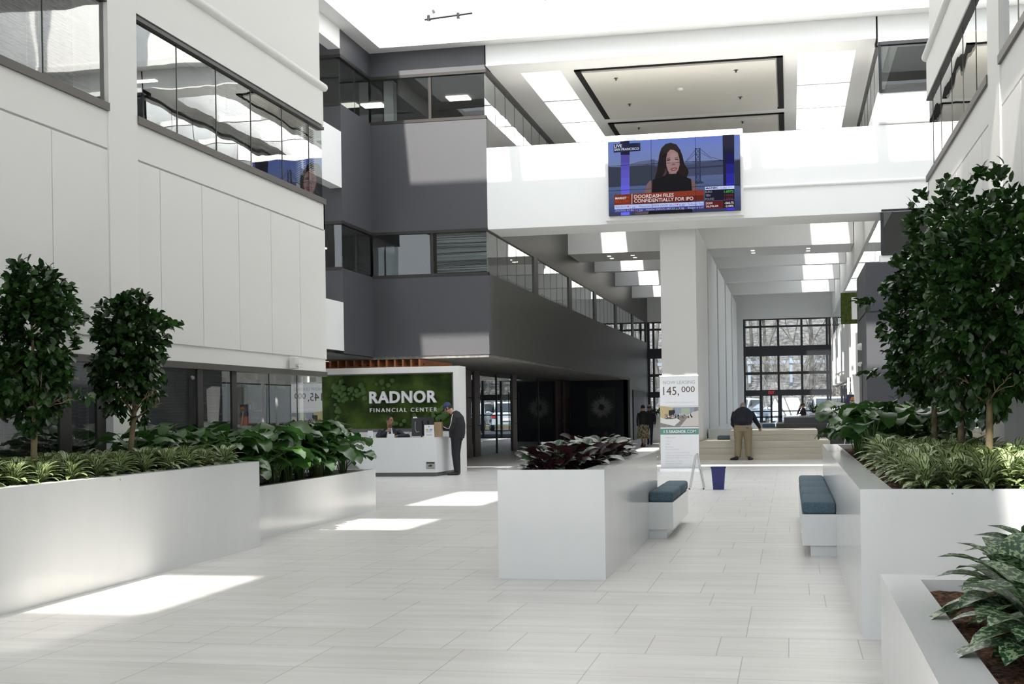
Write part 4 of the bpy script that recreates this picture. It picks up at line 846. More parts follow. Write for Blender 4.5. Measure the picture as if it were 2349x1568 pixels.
PB(-0.08, 0.22, 0.55, 1.78, NV, 'poster_board')
PB(-0.08, 0.22, 1.08, 1.42, ORG, 'orange_band', -0.006); PB(-0.08, 0.22, 0.62, 0.88, ORG, 'orange_band', -0.006)
for s_, a_, b_, z0, z1, c in [('TASTE', 0.04, 0.22, 1.52, 1.60, PAPER), ('LIVE MUSIC AND FOOD', 0.0, 0.22, 1.455, 1.475, mat('print_lime', (0, 0, 0))), ('JOIN US FOR LUNCH', -.03, .21, 1.35, 1.37, PAPER), ('FOOD DRINKS', 0, .2, 1.30, 1.32, PAPER), ('AND MORE', .0, .2, 1.25, 1.27, PAPER), ('EVERY WEDNESDAY', -.03, .21, 1.20, 1.22, PAPER), ('IN THE ATRIUM', 0, .2, 1.14, 1.16, PAPER)]:
    m_ = MB(); text_into(m_, s_, a_, b_, z0, z1, lambda x, z, d: (x+0.04*(z-.6), -0.010+0.10*(z-.7), z), bold=0.02); m_.build('lettering', c, po)
m_ = MB(); m_.add([(0.17+.075*math.cos(a), 0.085, 1.62+.10*math.sin(a)) for a in [math.pi*i/10 for i in range(11)]], [tuple(range(11))]); m_.build('sun_emblem', mat('emblem_orange', (0.7, 0.28, 0.05), 0.5), po)
m_ = MB(); m_.tube([(-0.16, -0.25, 0), (0.02, 0.05, 1.0), (0.08, 0.16, 1.85)], 0.013, 8); m_.build('easel_leg', WPLASTIC, po)
m_ = MB(); m_.tube([(0.20, -0.25, 0), (0.14, 0.16, 1.85)], 0.013, 8); m_.build('easel_leg', WPLASTIC, po)
m_ = MB(); m_.tube([(0.1, 0.5, 0), (0.11, 0.17, 1.85)], 0.013, 8); m_.build('easel_leg', WPLASTIC, po)
fb = empty('feather_banner', (1.68, 34.6, 0)); tag(fb, 'slim white banner edge standing against the grey core wall', 'banner')
m_ = MB(); m_.prism([(-0.03, 0.05), (0.05, 0.05), (0.05, 2.2), (-0.10, 2.28), (-0.09, 2.2), (-0.04, 1.4)], -0.3, 0.3); m_.build('fabric', PAPER, fb)
m_ = MB(); m_.box(-.05, .05, -.34, .34, 0, .05); m_.build('base', CHROME, fb)
# moss blade sign, wall lamps, camera
bs = empty('hanging_moss_sign', (1.75, 38.0, 4.2)); tag(bs, 'square moss panel with a white plaque projecting from the right wall', 'sign')
m_ = MB(); m_.box(-0.31, 0.33, 0, 0.12, -0.42, 0.46); m_.build('moss_panel', mat('olive_moss', (0.03, 0.05, 0.006), 0.95, bump=(45, 1, .04), noise=(14, (0.10, 0.13, 0.02), .35, .7, (1, 1, 1))), bs)
m_ = MB(); m_.box(-0.02, 0.33, -0.03, 0, -0.30, 0.32); m_.build('plaque', PAPER, bs)
for z, r_ in ((2.93, 0.09), (2.50, 0.055)):
    m_ = MB(); m_.tube([(1.75, 33.4, z), (1.69, 33.4, z)], r_, 14); m_.ell((1.69, 33.4, z), (r_*.8, r_*.9, r_*.9), 14, 8)
    tag(m_.build('alarm_dome', WPLASTIC), ('larger' if r_ > .07 else 'smaller') + ' round white wall device on the side of the grey core', 'alarm')
cc = empty('security_camera', (2.05, 47, 2.55)); tag(cc, 'small white security camera reaching out from the far right wall', 'camera')
m_ = MB(); m_.tube([(0.0, 0, 0.1), (-0.3, 0, 0.1), (-0.42, 0, 0.02)], 0.025, 8); m_.build('arm', WPLASTIC, cc); m_ = MB(); m_.tube([(-.42, 0, 0.06), (-.42, 0, -0.06)], 0.07, 12); m_.build('camera_head', WPLASTIC, cc)
fl_ = empty('emergency_light', (XL, 17.93, 2.36)); tag(fl_, 'white twin-lamp emergency light box on the left wall above the shop windows', 'light')
m_ = MB(); m_.box(0.02, 0.11, -0.08, 0.08, -0.22, -0.05); m_.build('housing', WPLASTIC, fl_, bevel=0.01)
for y in (-0.05, 0.04):
    m_ = MB(); m_.tube([(0.11, y, -0.17), (0.17, y-0.02, -0.18)], [0.018, 0.03], 12); m_.build('lamp_head', CHROME, fl_)
ex = empty('exit_sign', (-0.92, 67.9, 2.18)); tag(ex, 'small red EXIT sign above the far doors', 'sign')
m_ = MB(); m_.box(-.20, .20, 0, .05, -.12, .12); m_.build('housing', BPLASTIC, ex)
m_ = MB(); text_into(m_, 'EXIT', -.15, .15, -.075, .075, lambda x, z, d: (x, -0.004, z), bold=.03); m_.build('lettering', mat('exit_red', (.3, .01, .01), .5, emit=((1, .05, .04), 0.35)), ex)
# welcome sign inside the left shop
ws = empty('shop_banner', (-7.72, 17.9, 0)); tag(ws, 'burgundy welcome banner standing inside the left shop window', 'banner')
m_ = MB(); m_.box(-.005, .005, -.48, .48, 0.1, 1.9); m_.build('banner_sheet', mat('burgundy', (0.16, 0.02, 0.035), 0.5, emit=((0.16, 0.02, 0.035), 0.0)), ws)
m_ = MB(); m_.box(-.12, .12, -.48, .48, 0, .1); m_.build('base', CHROME, ws)
ff = lambda x, z, d: (.012, x, z)
m_ = MB(); text_into(m_, 'Welcome!', -.25, .42, .93, 1.06, ff, bold=.02); text_into(m_, 'Li', .10, .2, 1.57, 1.68, ff); text_into(m_, 'Financial', .10, .42, 1.53, 1.56, ff); text_into(m_, "You're in", .0, .3, 1.42, 1.47, ff)
m_.box(.012, .014, -.13, .06, 1.66, 1.69); m_.box(.012, .014, -.13, -.10, 1.53, 1.69); m_.box(.012, .014, .03, .06, 1.53, 1.69); m_.ell((.012, -.035, 1.60), (.003, .035, .045)); m_.build('lettering', PAPER, ws)
# ================================================================ PLANTS
def leaf(mb, base, az, el, L_, W, droop=0.8, fold=0.25, n=5, shape='lance', mi=0, roll=0.0, wav=0.0, rnd=random):
    ca, sa = math.cos(az), math.sin(az); side0 = Vector((-sa, ca, 0))
    p = Vector(base); vs = []; uvs = []; e = el; st_ = L_/n
    for i in range(n+1):
        t = i/n
        if shape == 'lance': w_ = W*0.5*math.sin(math.pi*min(1, t*0.97+0.03))**0.75*(1.15-0.35*t)
        elif shape == 'oval': w_ = W*0.5*math.sin(math.pi*min(1, 0.06+0.94*t))**0.6
        elif shape == 'heart': w_ = W*0.5*(1.0 if t < 0.02 else (1.05-0.1*t)*math.sqrt(max(0, 1-t**1.7)))*(0.72 if t == 0 else 1)
        if i == n: w_ = 0.0008
        d = Vector((ca*math.cos(e), sa*math.cos(e), math.sin(e))); nrm = side0.cross(d)
        sd = (side0*math.cos(roll)+nrm*math.sin(roll)); up = -nrm*1.0 if nrm.z < 0 else nrm
        f_ = fold*w_; wv = wav*W*(1 if i % 2 else -1)
        back = d*(-0.28*L_) if (shape == 'heart' and i == 0) else Vector((0, 0, 0))
        vs += [p+sd*w_+up*(f_+wv)+back, p, p-sd*w_+up*(f_-wv)+back]; uvs += [(1, t), (0.5, t), (0, t)]
        p = p+d*st_; e -= droop/n
    fs = []
    for i in range(n): fs += [(3*i, 3*i+1, 3*i+4, 3*i+3), (3*i+1, 3*i+2, 3*i+5, 3*i+4)]
    mb.add(vs, fs, mi, True, uvs)
def aglao_mesh(seed, R_=0.24, n=28, W=0.064):
    rr = random.Random(seed); mb = MB(); sm_ = MB()
    for k in range(n):
        t = k/(n-1); az = k*2.4+rr.uniform(-.3, .3); el = 0.25+1.0*t+rr.uniform(-.12, .12); h = 0.03+0.09*t
        b_ = (0.02*math.cos(az), 0.02*math.sin(az), h); L_ = R_*rr.uniform(.8, 1.15)*(1.0-0.15*t)
        leaf(mb, b_, az, el, L_, W*rr.uniform(.8, 1.15), 1.25, 0.22, 6, 'lance', rnd=rr)
    sm_.tube([(0, 0, -0.03), (0, 0, 0.10)], 0.012, 6)
    return mb, sm_
def plant_proto(name, parts):
    e = empty(name, (0, 0, 0))
    for nm, mb, m_ in parts: mb.build(nm, m_, e)
    return e
used = set()
def place(proto, x, y, z, rz, sc__, label, cat, group):
    if proto.name not in used: used.add(proto.name); o = proto
    else: o = copy_tree(proto)
    o.location = (x, y, z); o.rotation_euler = (0, 0, rz); o.scale = (sc__,)*3
    return tag(o, label, cat, group)
def protos(kind, mk, n, matl, stemm=STEMG):
    out = []
    for i in range(n):
        a, b_ = mk(i); out.append(plant_proto(kind, [('foliage', a, matl), ('stem', b_, stemm)]))
    return out
def fill(prs, x0, x1, y0, y1, dx, dy, z, sc0, sc1, label, cat, group, seed, keep=None):
    rr = random.Random(seed); y = y0; r_ = 0
    while y <= y1:
        x = x0+(dx/2 if r_ % 2 else 0)
        while x <= x1+1e-6:
            px, py = x+rr.uniform(-.04, .04), y+rr.uniform(-.04, .04)
            if keep is None or keep(px, py): place(rr.choice(prs), px, py, z, rr.uniform(0, 6.28), rr.uniform(sc0, sc1), label, cat, group)
            x += dx
        y += dy; r_ += 1
AG1 = protos('aglaonema_plant', lambda i: aglao_mesh(i), 3, AGLAO)
fill(AG1, -6.74, -6.08, 6.3, 13.4, 0.21, 0.22, 0.92, 0.85, 1.1, 'yellow-green patterned low plant in the long left front planter', 'plant', 'patterned low plants in the left front planter', 1)
AG1b = protos('aglaonema_plant', lambda i: aglao_mesh(i+7), 3, AGLAO)
fill(AG1b, 0.82, 1.80, 8.82, 13.4, 0.22, 0.24, 0.92, 0.9, 1.2, 'patterned light green low plant in the tall right planter', 'plant', 'patterned low plants in the right planter', 2)
AG2 = protos('speckled_aglaonema', lambda i: aglao_mesh(i+20, 0.34, 34, 0.135), 3, AGLAO2)
for x, y, s_, lb in [(1.12, 6.25, 1.2, 'large speckled leafy plant at the far end of the corner planter'), (0.90, 5.55, 1.15, 'large speckled leafy plant nearest the camera in the corner planter'), (1.30, 5.75, 1.1, 'speckled leafy plant against the right edge of the photo in the corner planter'), (1.18, 5.2, 1.1, 'speckled leafy plant at the back right of the corner planter, half out of view'), (0.86, 4.75, 1.1, 'speckled leafy plant at the bottom right photo corner')]:
    place(AG2[int(x*10) % 3], x, y, 0.60, x*7, s_, lb, 'plant', None)
def phil_mesh(seed, h=0.52, n=15):
    rr = random.Random(seed); mb = MB(); sm_ = MB()
    for k in range(n):
        az = k*2.4+rr.uniform(-.4, .4); out = rr.uniform(.10, .34); hz = h*rr.uniform(.45, 1.12)*(1.1-0.5*out)
        p0 = Vector((0.03*math.cos(az), 0.03*math.sin(az), -0.03)); p3 = Vector((out*math.cos(az), out*math.sin(az), hz))
        p1 = Vector((0.25*p3.x, 0.25*p3.y, hz*0.5)); p2 = Vector((0.6*p3.x, 0.6*p3.y, hz*0.85))
        sm_.tube([p0, p1, p2, p3], 0.006, 5)
        leaf(mb, p3, az+rr.uniform(-.5, .5), rr.uniform(-0.15, 0.45), rr.uniform(.20, .30), rr.uniform(.19, .28), 1.1, 0.2, 7, 'heart', roll=rr.uniform(-.35, .35), wav=0.025)
    return mb, sm_
PH = protos('philodendron', lambda i: phil_mesh(i+40), 4, BIGLEAF)
fill(PH, -6.74, -6.40, 14.05, 18.6, 0.26, 0.27, 0.57, 1.05, 1.35, 'big-leafed dark green plant in the low left planter', 'plant', 'big-leafed plants in the low left planter', 3)
PHb = protos('philodendron', lambda i: phil_mesh(i+60), 3, BIGLEAF)
fill(PHb, -6.56, -6.52, 12.3, 13.6, 0.3, 0.24, 0.90, 0.78, 0.95, 'big-leafed plant behind the right end of the left front planter', 'plant', 'big-leafed plants behind the second left tree', 4)
PHc = protos('philodendron', lambda i: phil_mesh(i+80), 3, BIGLEAF)
fill(PHc, 0.80, 1.54, 13.7, 17.9, 0.32, 0.36, 0.90, 0.82, 1.05, 'big-leafed green plant at the back of the tall right planter', 'plant', 'big-leafed plants in the right planter', 5)
def cala_mesh(seed, h=0.17, n=20):
    rr = random.Random(seed); mb = MB(); sm_ = MB()
    for k in range(n):
        t = k/n; az = k*2.4+rr.uniform(-.3, .3); out = rr.uniform(.03, .14); hz = h*rr.uniform(.25, 1.0)
        p3 = Vector((out*math.cos(az), out*math.sin(az), hz)); sm_.tube([(0, 0, -0.02), (p3.x*.4, p3.y*.4, hz*.6), p3], 0.004, 5)
        leaf(mb, p3, az+rr.uniform(-.4, .4), rr.uniform(0.3, 1.2), rr.uniform(.14, .20), rr.uniform(.10, .135), 1.0, 0.2, 6, 'oval', roll=rr.uniform(-.4, .4))
    return mb, sm_
CA = protos('calathea_plant', lambda i: cala_mesh(i+100), 4, CALA, mat('purple_stem', (0.06, 0.02, 0.03), 0.6))
fill(CA, -2.26, -1.90, 11.65, 15.5, 0.20, 0.24, 0.90, 0.85, 1.2, 'dark plant with pale-veined leaves and purple undersides in the middle planter', 'plant', 'striped dark plants in the middle planter', 6)
# trees
def tree(label, x, y, z, lean, crown_c, rad, trunk_top, seed, n=1900, extra=()):
    rr = random.Random(seed); t = empty('ficus_tree', (x, y, z)); tag(t, label, 'tree')
    tk = MB(); tx, ty = lean
    pts = [(0, 0, -0.05), (tx*.35, ty*.35, trunk_top*.35), (tx*.7, ty*.7, trunk_top*.7), (tx, ty, trunk_top)]
    tk.tube(pts, [0.032, 0.028, 0.026, 0.022], 9)
    tk.build('trunk', BARK, t)
    br_ = MB(); mb = MB(); cx, cy, cz = crown_c; rx, ry, rz = rad
    top = Vector((tx, ty, trunk_top)); tips = []
    def shoot(p, d, L_, r0, lv):
        q = p+d*L_; br_.tube([p, p+d*L_*.5+Vector((0, 0, .01)), q], [r0, r0*.8, r0*.55], 5); tips.append((q, d))
        if lv:
            for _ in range(3):
                dd = (d+Vector((rr.uniform(-.8, .8), rr.uniform(-.8, .8), rr.uniform(-.3, .7)))).normalized(); shoot(q, dd, L_*.7, r0*.55, lv-1)
    for k in range(8):
        a = k*2.4; d = Vector((math.cos(a)*.8, math.sin(a)*.8, rr.uniform(.3, 1.2))).normalized()
        zz = trunk_top*(0.72+0.03*k); base = Vector((tx*zz/trunk_top, ty*zz/trunk_top, zz)); shoot(base, d, min(rz, rx)*.42, 0.011, 2)
    br_.tube([top, Vector((cx, cy, cz+rz*.6))], [0.02, 0.008], 6)
    br_.build('branches', BARK, t)
    # clusters of leaves near the crown surface
    def cluster(c, d, m, Ls=1.0):
        for j in range(m):
            a = rr.uniform(0, 6.28); perp = Vector((rr.uniform(-1, 1), rr.uniform(-1, 1), rr.uniform(-1, 1))); dd = (d*0.8+perp*0.9).normalized()
            el = math.asin(max(-1, min(1, dd.z))); az = math.atan2(dd.y, dd.x)
            p = c+Vector((rr.uniform(-.035, .035), rr.uniform(-.035, .035), rr.uniform(-.035, .035)))
            leaf(mb, p, az, el, rr.uniform(.065, .095)*Ls, rr.uniform(.042, .058)*Ls, 0.5, 0.2, 3, 'oval', roll=rr.uniform(-1, 1), rnd=rr)
    bumps = [(Vector((rr.gauss(0, 1), rr.gauss(0, 1), rr.gauss(0, 1))).normalized(), rr.uniform(.05, .26)) for _ in range(14)]
    ncl = n//5
    for k in range(ncl):
        d = Vector((rr.gauss(0, 1), rr.gauss(0, 1), rr.gauss(0, 1))).normalized()
        bump = sum(b_*max(0, d.dot(v)-.75)/.25 for v, b_ in bumps)
        f_ = rr.uniform(0.08, 1.0)**0.5*(0.90+bump*0.8)
        # boxier crown
        c = Vector((cx+rx*d.x*f_, cy+ry*d.y*f_, cz+rz*(abs(d.z)**0.8)*(1 if d.z > 0 else -1)*f_))
        cluster(c, d, 9)
    for ex, ey, ez, dx_, dz_ in extra:
        for q in range(3):
            c = Vector((ex+dx_*q*.06, ey, ez+dz_*q*.06)); cluster(c, Vector((dx_, 0, dz_)).normalized(), 6)
        br_2 = None
    mb.build('foliage', FICUS, t)
    return t
tree('left small round-crowned tree cut by the left photo edge, in the long front planter', -6.40, 10.18, 0.92, (0.03, 0, ), (0.0, 0, 1.22), (0.42, 0.40, 0.72), 0.75, 11, 2300, extra=[(0.40, 0, 0.75, 1, 0)])
tree('small tree with an upright crown and a sideways shoot, second in the long left planter', -6.44, 11.92, 0.92, (0.08, 0), (0.02, 0, 1.22), (0.40, 0.38, 0.62), 0.7, 12, 2100, extra=[(0.34, 0, 1.46, 1, 0.1), (0.44, 0, 1.47, 1, 0), (-0.36, 0, 1.55, -1, 0.2)])
tree('rearmost and leftmost tree in the tall right planter, with a dark trunk', 1.35, 13.1, 0.92, (0.0, 0), (-0.04, 0, 1.35), (0.50, 0.5, 0.82), 0.75, 13, 2500, extra=[(-0.55, 0, 1.55, -1, 0.1), (-0.5, 0, 0.9, -1, -.1), (-.35, 0, 0.6, -1, -.4)])
tree('middle tree in the tall right planter, behind the pale trunk', 1.43, 11.75, 0.92, (0.0, 0), (0.0, 0, 1.45), (0.45, 0.48, 0.90), 0.75, 14, 2700, extra=[(-.3, 0, 2.2, -.6, .7)])
tree('front tree with a pale sunlit trunk in the tall right planter', 1.43, 10.2, 0.92, (0.02, 0), (0.02, 0, 1.30), (0.45, 0.46, 0.84), 0.75, 15, 2900, extra=[(.1, 0, 2.2, 0, 1), (-.3, -.1, 0.65, -.5, -.4)])

# distant shrubs
def shrub_mesh(seed, w_, h, n=260, L_=0.32):
    rr = random.Random(seed); mb = MB(); sm_ = MB()
    for k in range(n):
        x = rr.uniform(-w_, w_); az = rr.uniform(0, 6.28)
        leaf(mb, (x, rr.uniform(-.2, .2), rr.uniform(0, h*.7)), az, rr.uniform(.4, 1.4), L_*rr.uniform(.6, 1.1), .05, 0.9, .2, 3, 'lance')
    sm_.tube([(0, 0, -0.05), (0, 0, h*.5)], .02, 6)
    return mb, sm_
a, b_ = shrub_mesh(5, 0.55, 0.35); o = plant_proto('shrub', [('foliage', a, SHRUB), ('stem', b_, STEMG)]); o.location = (1.35, 54.0, 1.15); tag(o, 'dark spiky bush in the planter beyond the stone fountain', 'bush')
planter('low planter box beyond the fountain holding a dark spiky bush', 0.75, 1.95, 53.6, 54.4, 1.2, rim=0.04)
bpy.context.view_layer.update()
pp = [o_ for o_ in COL.objects if o_.name.startswith('planter') and o_.parent is None][-1]
for ch in pp.children: pass
a, b_ = shrub_mesh(6, 0.5, 0.4, 150, .3); o = plant_proto('shrub', [('foliage', a, SHRUB), ('stem', b_, STEMG)]); o.location = (-5.45, 56.0, 1.1); tag(o, 'dark bush in the white planter beside the far left aisle', 'bush')
planter('white planter box in the far left aisle behind the walking women', -6.2, -4.7, 55.6, 56.5, 1.15, rim=0.04)

# ================================================================ PEOPLE
def limb(mb, pts, rs, n=12, side=None): mb.tube(pts, rs, n, side=side)
def hand(mb, w_, d, up, s=1.0, curl=0.6, flip=1):
    """palm and five fingers from wrist w_ along d; up is the back-of-hand normal"""
    w_ = Vector(w_); d = Vector(d).normalized(); up = Vector(up); up = (up-d*up.dot(d)).normalized(); sd = d.cross(up)*flip
    mb.tube([w_-d*.02, w_+d*.03*s, w_+d*.085*s], [(.024*s, .019*s), (.036*s, .016*s), (.040*s, .014*s)], 10, side=sd)
    for i, (o_, L_) in enumerate(((-.030, .068), (-.010, .078), (.010, .073), (.029, .058))):
        p = w_+d*.08*s+sd*o_*s; dd = d.copy(); ps = [p]
        for k in range(3):
            dd = (dd-up*math.tan(curl*.45)).normalized(); ps.append(ps[-1]+dd*L_*s*(.45, .32, .23)[k])
        mb.tube(ps, [.0095*s, .009*s, .008*s, .006*s], 7)
    p = w_+d*.03*s-sd*.03*s; t1 = p+(d*.6-sd*.7-up*.2).normalized()*.04*s; mb.tube([p, t1, t1+(d*.85-sd*.2-up*.3).normalized()*.032*s], [.012*s, .011*s, .008*s], 7)
def head(mb, c, look, up, s=1.0):
    """head with jaw, nose, brow, ears, neck stub; c is the skull centre"""
    c = Vector(c); f_ = Vector(look).normalized(); u = Vector(up); u = (u-f_*u.dot(f_)).normalized(); r_ = f_.cross(u)
    Rm = Matrix((r_, f_, u)).transposed()
    mb.ell(c+u*.015*s, (.076*s, .095*s, .105*s), 20, 14, rot=Rm)
    mb.ell(c+f_*.030*s-u*.055*s, (.058*s, .062*s, .062*s), 16, 10, rot=Rm)
    mb.ell(c+f_*.052*s-u*.098*s, (.030*s, .028*s, .022*s), 12, 8, rot=Rm)
    mb.tube([c+f_*.086*s+u*.02*s, c+f_*.108*s-u*.022*s, c+f_*.092*s-u*.034*s], [.009*s, .015*s, .010*s], 8)
    mb.ell(c+f_*.082*s+u*.030*s, (.05*s, .014*s, .010*s), 12, 6, rot=Rm)
    mb.ell(c+f_*.084*s-u*.062*s, (.024*s, .011*s, .010*s), 10, 6, rot=Rm)
    for q in (-1, 1): mb.ell(c+r_*q*.078*s-u*.01*s, (.010*s, .020*s, .030*s), 10, 8, rot=Rm)
    return Rm, f_, u, r_
def face_parts(root, c, f_, u, r_, s=1.0):
    c = Vector(c)
    for q in (-1, 1):
        e = MB(); e.ell(c+f_*.088*s+r_*q*.030*s+u*.012*s, (.011*s, .008*s, .007*s), 8, 6); e.build('eye', mat('eye_dark', (.02, .015, .012), .3), root)
        e = MB(); e.tube([c+f_*.092*s+r_*q*.014*s+u*.030*s, c+f_*.090*s+r_*q*.046*s+u*.030*s], .004*s, 6); e.build('eyebrow', HAIRD, root)
    e = MB(); e.tube([c+f_*.094*s-r_*.02*s-u*.062*s, c+f_*.097*s-u*.061*s, c+f_*.094*s+r_*.02*s-u*.062*s], .005*s, 6); e.build('mouth', mat('lip', (.25, .09, .07), .5), root)
def hair_cap(c, Rm, s, grow=1.06, cut=-0.01, back=0.0, frontcut=0.055):
    """shell over the skull; removes what lies below cut or in front of the face"""
    m_ = MB(); e = MB(); e.ell((0, 0, .015*s), (.076*s*grow*1.03, .095*s*grow, .105*s*grow), 24, 18)
    keep = []
    for f in e.f:
        cc_ = sum((Vector(e.v[i]) for i in f), Vector())/len(f)
        if cc_.z > (cut+(.075 if cc_.y > frontcut*s else 0))*s-back*max(0, -cc_.y)*1.0: keep.append(f)
    idx = sorted({i for f in keep for i in f}); mp_ = {i: k for k, i in enumerate(idx)}
    m_.add([Vector(c)+Rm @ Vector(e.v[i]) for i in idx], [tuple(mp_[i] for i in f) for f in keep], 0, True)
    return m_
def shoe(mb, heel, dirv, s=1.0):
    h = Vector(heel); d = Vector(dirv).normalized(); sd = Vector((-d.y, d.x, 0))
    mb.tube([h-d*.03+Vector((0, 0, .045)), h+d*.03+Vector((0, 0, .05)), h+d*.12+Vector((0, 0, .038)), h+d*.20+Vector((0, 0, .028)), h+d*.245+Vector((0, 0, .022))],
            [(.032, .040), (.040, .050), (.045, .038), (.046, .028), (.028, .020)], 14, side=sd)
    mb.tube([h+Vector((0, 0, .04)), h+Vector((0, 0, .11))], [.042, .040], 12)
def fix(o, remesh=.012): 
    r = o.modifiers.new('r', 'REMESH'); r.mode = 'VOXEL'; r.voxel_size = remesh; r.use_smooth_shade = True
    q = o.modifiers.new('s', 'SMOOTH'); q.iterations = 3; q.factor = .5; return o

# -- A: man in a navy cap at the desk, facing -x (local: facing +y, x right)
def standing(name_label, loc, rz, spec):
    root = None
    body = MB(); hc, look, upv = spec['head']
    Rm, f_, u, r_ = head(body, hc, look, upv, spec.get('hs', 1.0))
    nb = Vector(spec['neck'])
    body.tube([nb, Vector(hc)-u*.06-f_*.02], [.058, .052], 12)
    body.tube([Vector(p) for p in spec['torso']], [(a-.012, b_-.012) for a, b_ in spec['torso_r']], 18, side=(1, 0, 0))
    for arm in spec['arms']: body.tube(arm[0], [max(.02, r-.012) for r in arm[1]], 10); body.tube([arm[0][-1], Vector(arm[0][-1])+Vector(arm[2]).normalized()*.02], [.026, .024], 10); hand(body, arm[0][-1], arm[2], arm[3], spec.get('handscale', 1.0), arm[4], arm[5])
    for leg in spec['legs']: body.tube(leg[0], [max(.03, r-.012) for r in leg[1]], 12)
    root = body.build('person', spec['skin']); fix(root, .010)
    root.location = loc; root.rotation_euler = (0, 0, rz); tag(root, name_label, 'person')
    face_parts(root, hc, f_, u, r_)
    top = MB(); top.tube([Vector(p) for p in spec['torso']], spec['torso_r'], 20, side=(1, 0, 0))
    for arm in spec['arms']: top.tube(arm[0], arm[1], 12)
    fix(top.build(spec['topname'], spec['topmat'], root), .012)
    if spec.get('legmat'):
        tr = MB()
        for leg in spec['legs']: tr.tube(leg[0], leg[1], 14, side=(1, 0, 0))
        hp = spec['hip']; tr.tube([Vector(p) for p in hp[0]], hp[1], 18, side=(1, 0, 0))
        fix(tr.build('trousers', spec['legmat'], root), .012)
    for s_, d_ in spec.get('shoes', []):
        m_ = MB(); shoe(m_, s_, d_); fix(m_.build('shoe', SHOE, root), .008)
    return root, Rm, f_, u, r_
A, Rm, f_, u, r_ = standing('person in navy cap and black jacket at the reception desk, looking at a phone', (-7.64, 29.55, 0), math.pi/2, dict(
    head=((0, .17, 1.57), (0, .80, -.60), (0, .6, .8)), neck=(0, .05, 1.42), skin=SKIN, hs=1.0,
    torso=[(0, -.03, .86), (0, -.04, 1.0), (0, -.06, 1.18), (0, -.05, 1.32), (0, .0, 1.42), (0, .035, 1.47)], torso_r=[(.205, .175), (.225, .19), (.235, .175), (.235, .15), (.17, .11), (.07, .065)],
    arms=[([(-.21, -.02, 1.37), (-.26, .01, 1.20), (-.25, .06, 1.07), (-.16, .22, 1.09), (-.07, .31, 1.13)], [.075, .072, .066, .054, .040], (.25, .9, .25), (-.6, 0, .8), .9, 1),
          ([(.21, -.02, 1.37), (.26, .01, 1.20), (.25, .06, 1.07), (.16, .22, 1.09), (.07, .31, 1.13)], [.075, .072, .066, .054, .040], (-.25, .9, .25), (.6, 0, .8), .9, -1)],
    legs=[([(-.10, -.03, .92), (-.11, -.01, .5), (-.11, -.05, .07)], [.115, .080, .062]), ([(.10, -.03, .92), (.11, .0, .5), (.11, -.02, .07)], [.115, .080, .062])],
    hip=([(0, -.03, .80), (0, -.03, .95)], [(.18, .14), (.19, .15)]), topname='jacket', topmat=BLKCLOTH, legmat=PANTS,
    shoes=[((-.11, -.07, 0), (-.1, 1, 0)), ((.11, -.04, 0), (.1, 1, 0))]))
hair_cap((0, .17, 1.57), Rm, 1.0, 1.05, -.045, .35).build('hair', HAIRD, A)
cp = hair_cap((0, .17, 1.57), Rm, 1.0, 1.15, .022, .12, frontcut=.5)
c0 = Vector((0, .17, 1.57))+u*.035
br2 = MB(); vs = []
for i in range(9):
    a = -1.1+2.2*i/8; vs += [c0+f_*(.10*math.cos(a))+r_*(.085*math.sin(a)), c0+f_*(.085+.095*math.cos(a*.9))+r_*(.075*math.sin(a))-u*.025]
n0 = len(vs); vs += [v+u*.006 for v in vs]
fs = [(2*i, 2*i+1, 2*i+3, 2*i+2) for i in range(8)]+[(n0+2*i, n0+2*i+2, n0+2*i+3, n0+2*i+1) for i in range(8)]+[(2*i+1, n0+2*i+1, n0+2*i+3, 2*i+3) for i in range(8)]
co = cp.build('cap', CAPB, A); br2.add(vs, fs, 0, True); br2.build('cap_peak', CAPB, co)
m_ = MB()
for q in (-1, 1):
    for o_ in (0, .012): pass
m_.tube([(-.255, -.01, 1.42), (-.290, 0, 1.37), (-.335, .02, 1.20), (-.320, .065, 1.09), (-.268, .15, 1.095), (-.208, .23, 1.13)], .007, 6); m_.build('sleeve_stripe', WPLASTIC, A)
ph = MB(); ph.box(-.035, .035, .395, .405, 1.17, 1.31); phn = ph.build('phone', BPLASTIC); phn.location = A.location; phn.rotation_euler = A.rotation_euler; tag(phn, 'dark phone held by the person in the navy cap', 'phone')

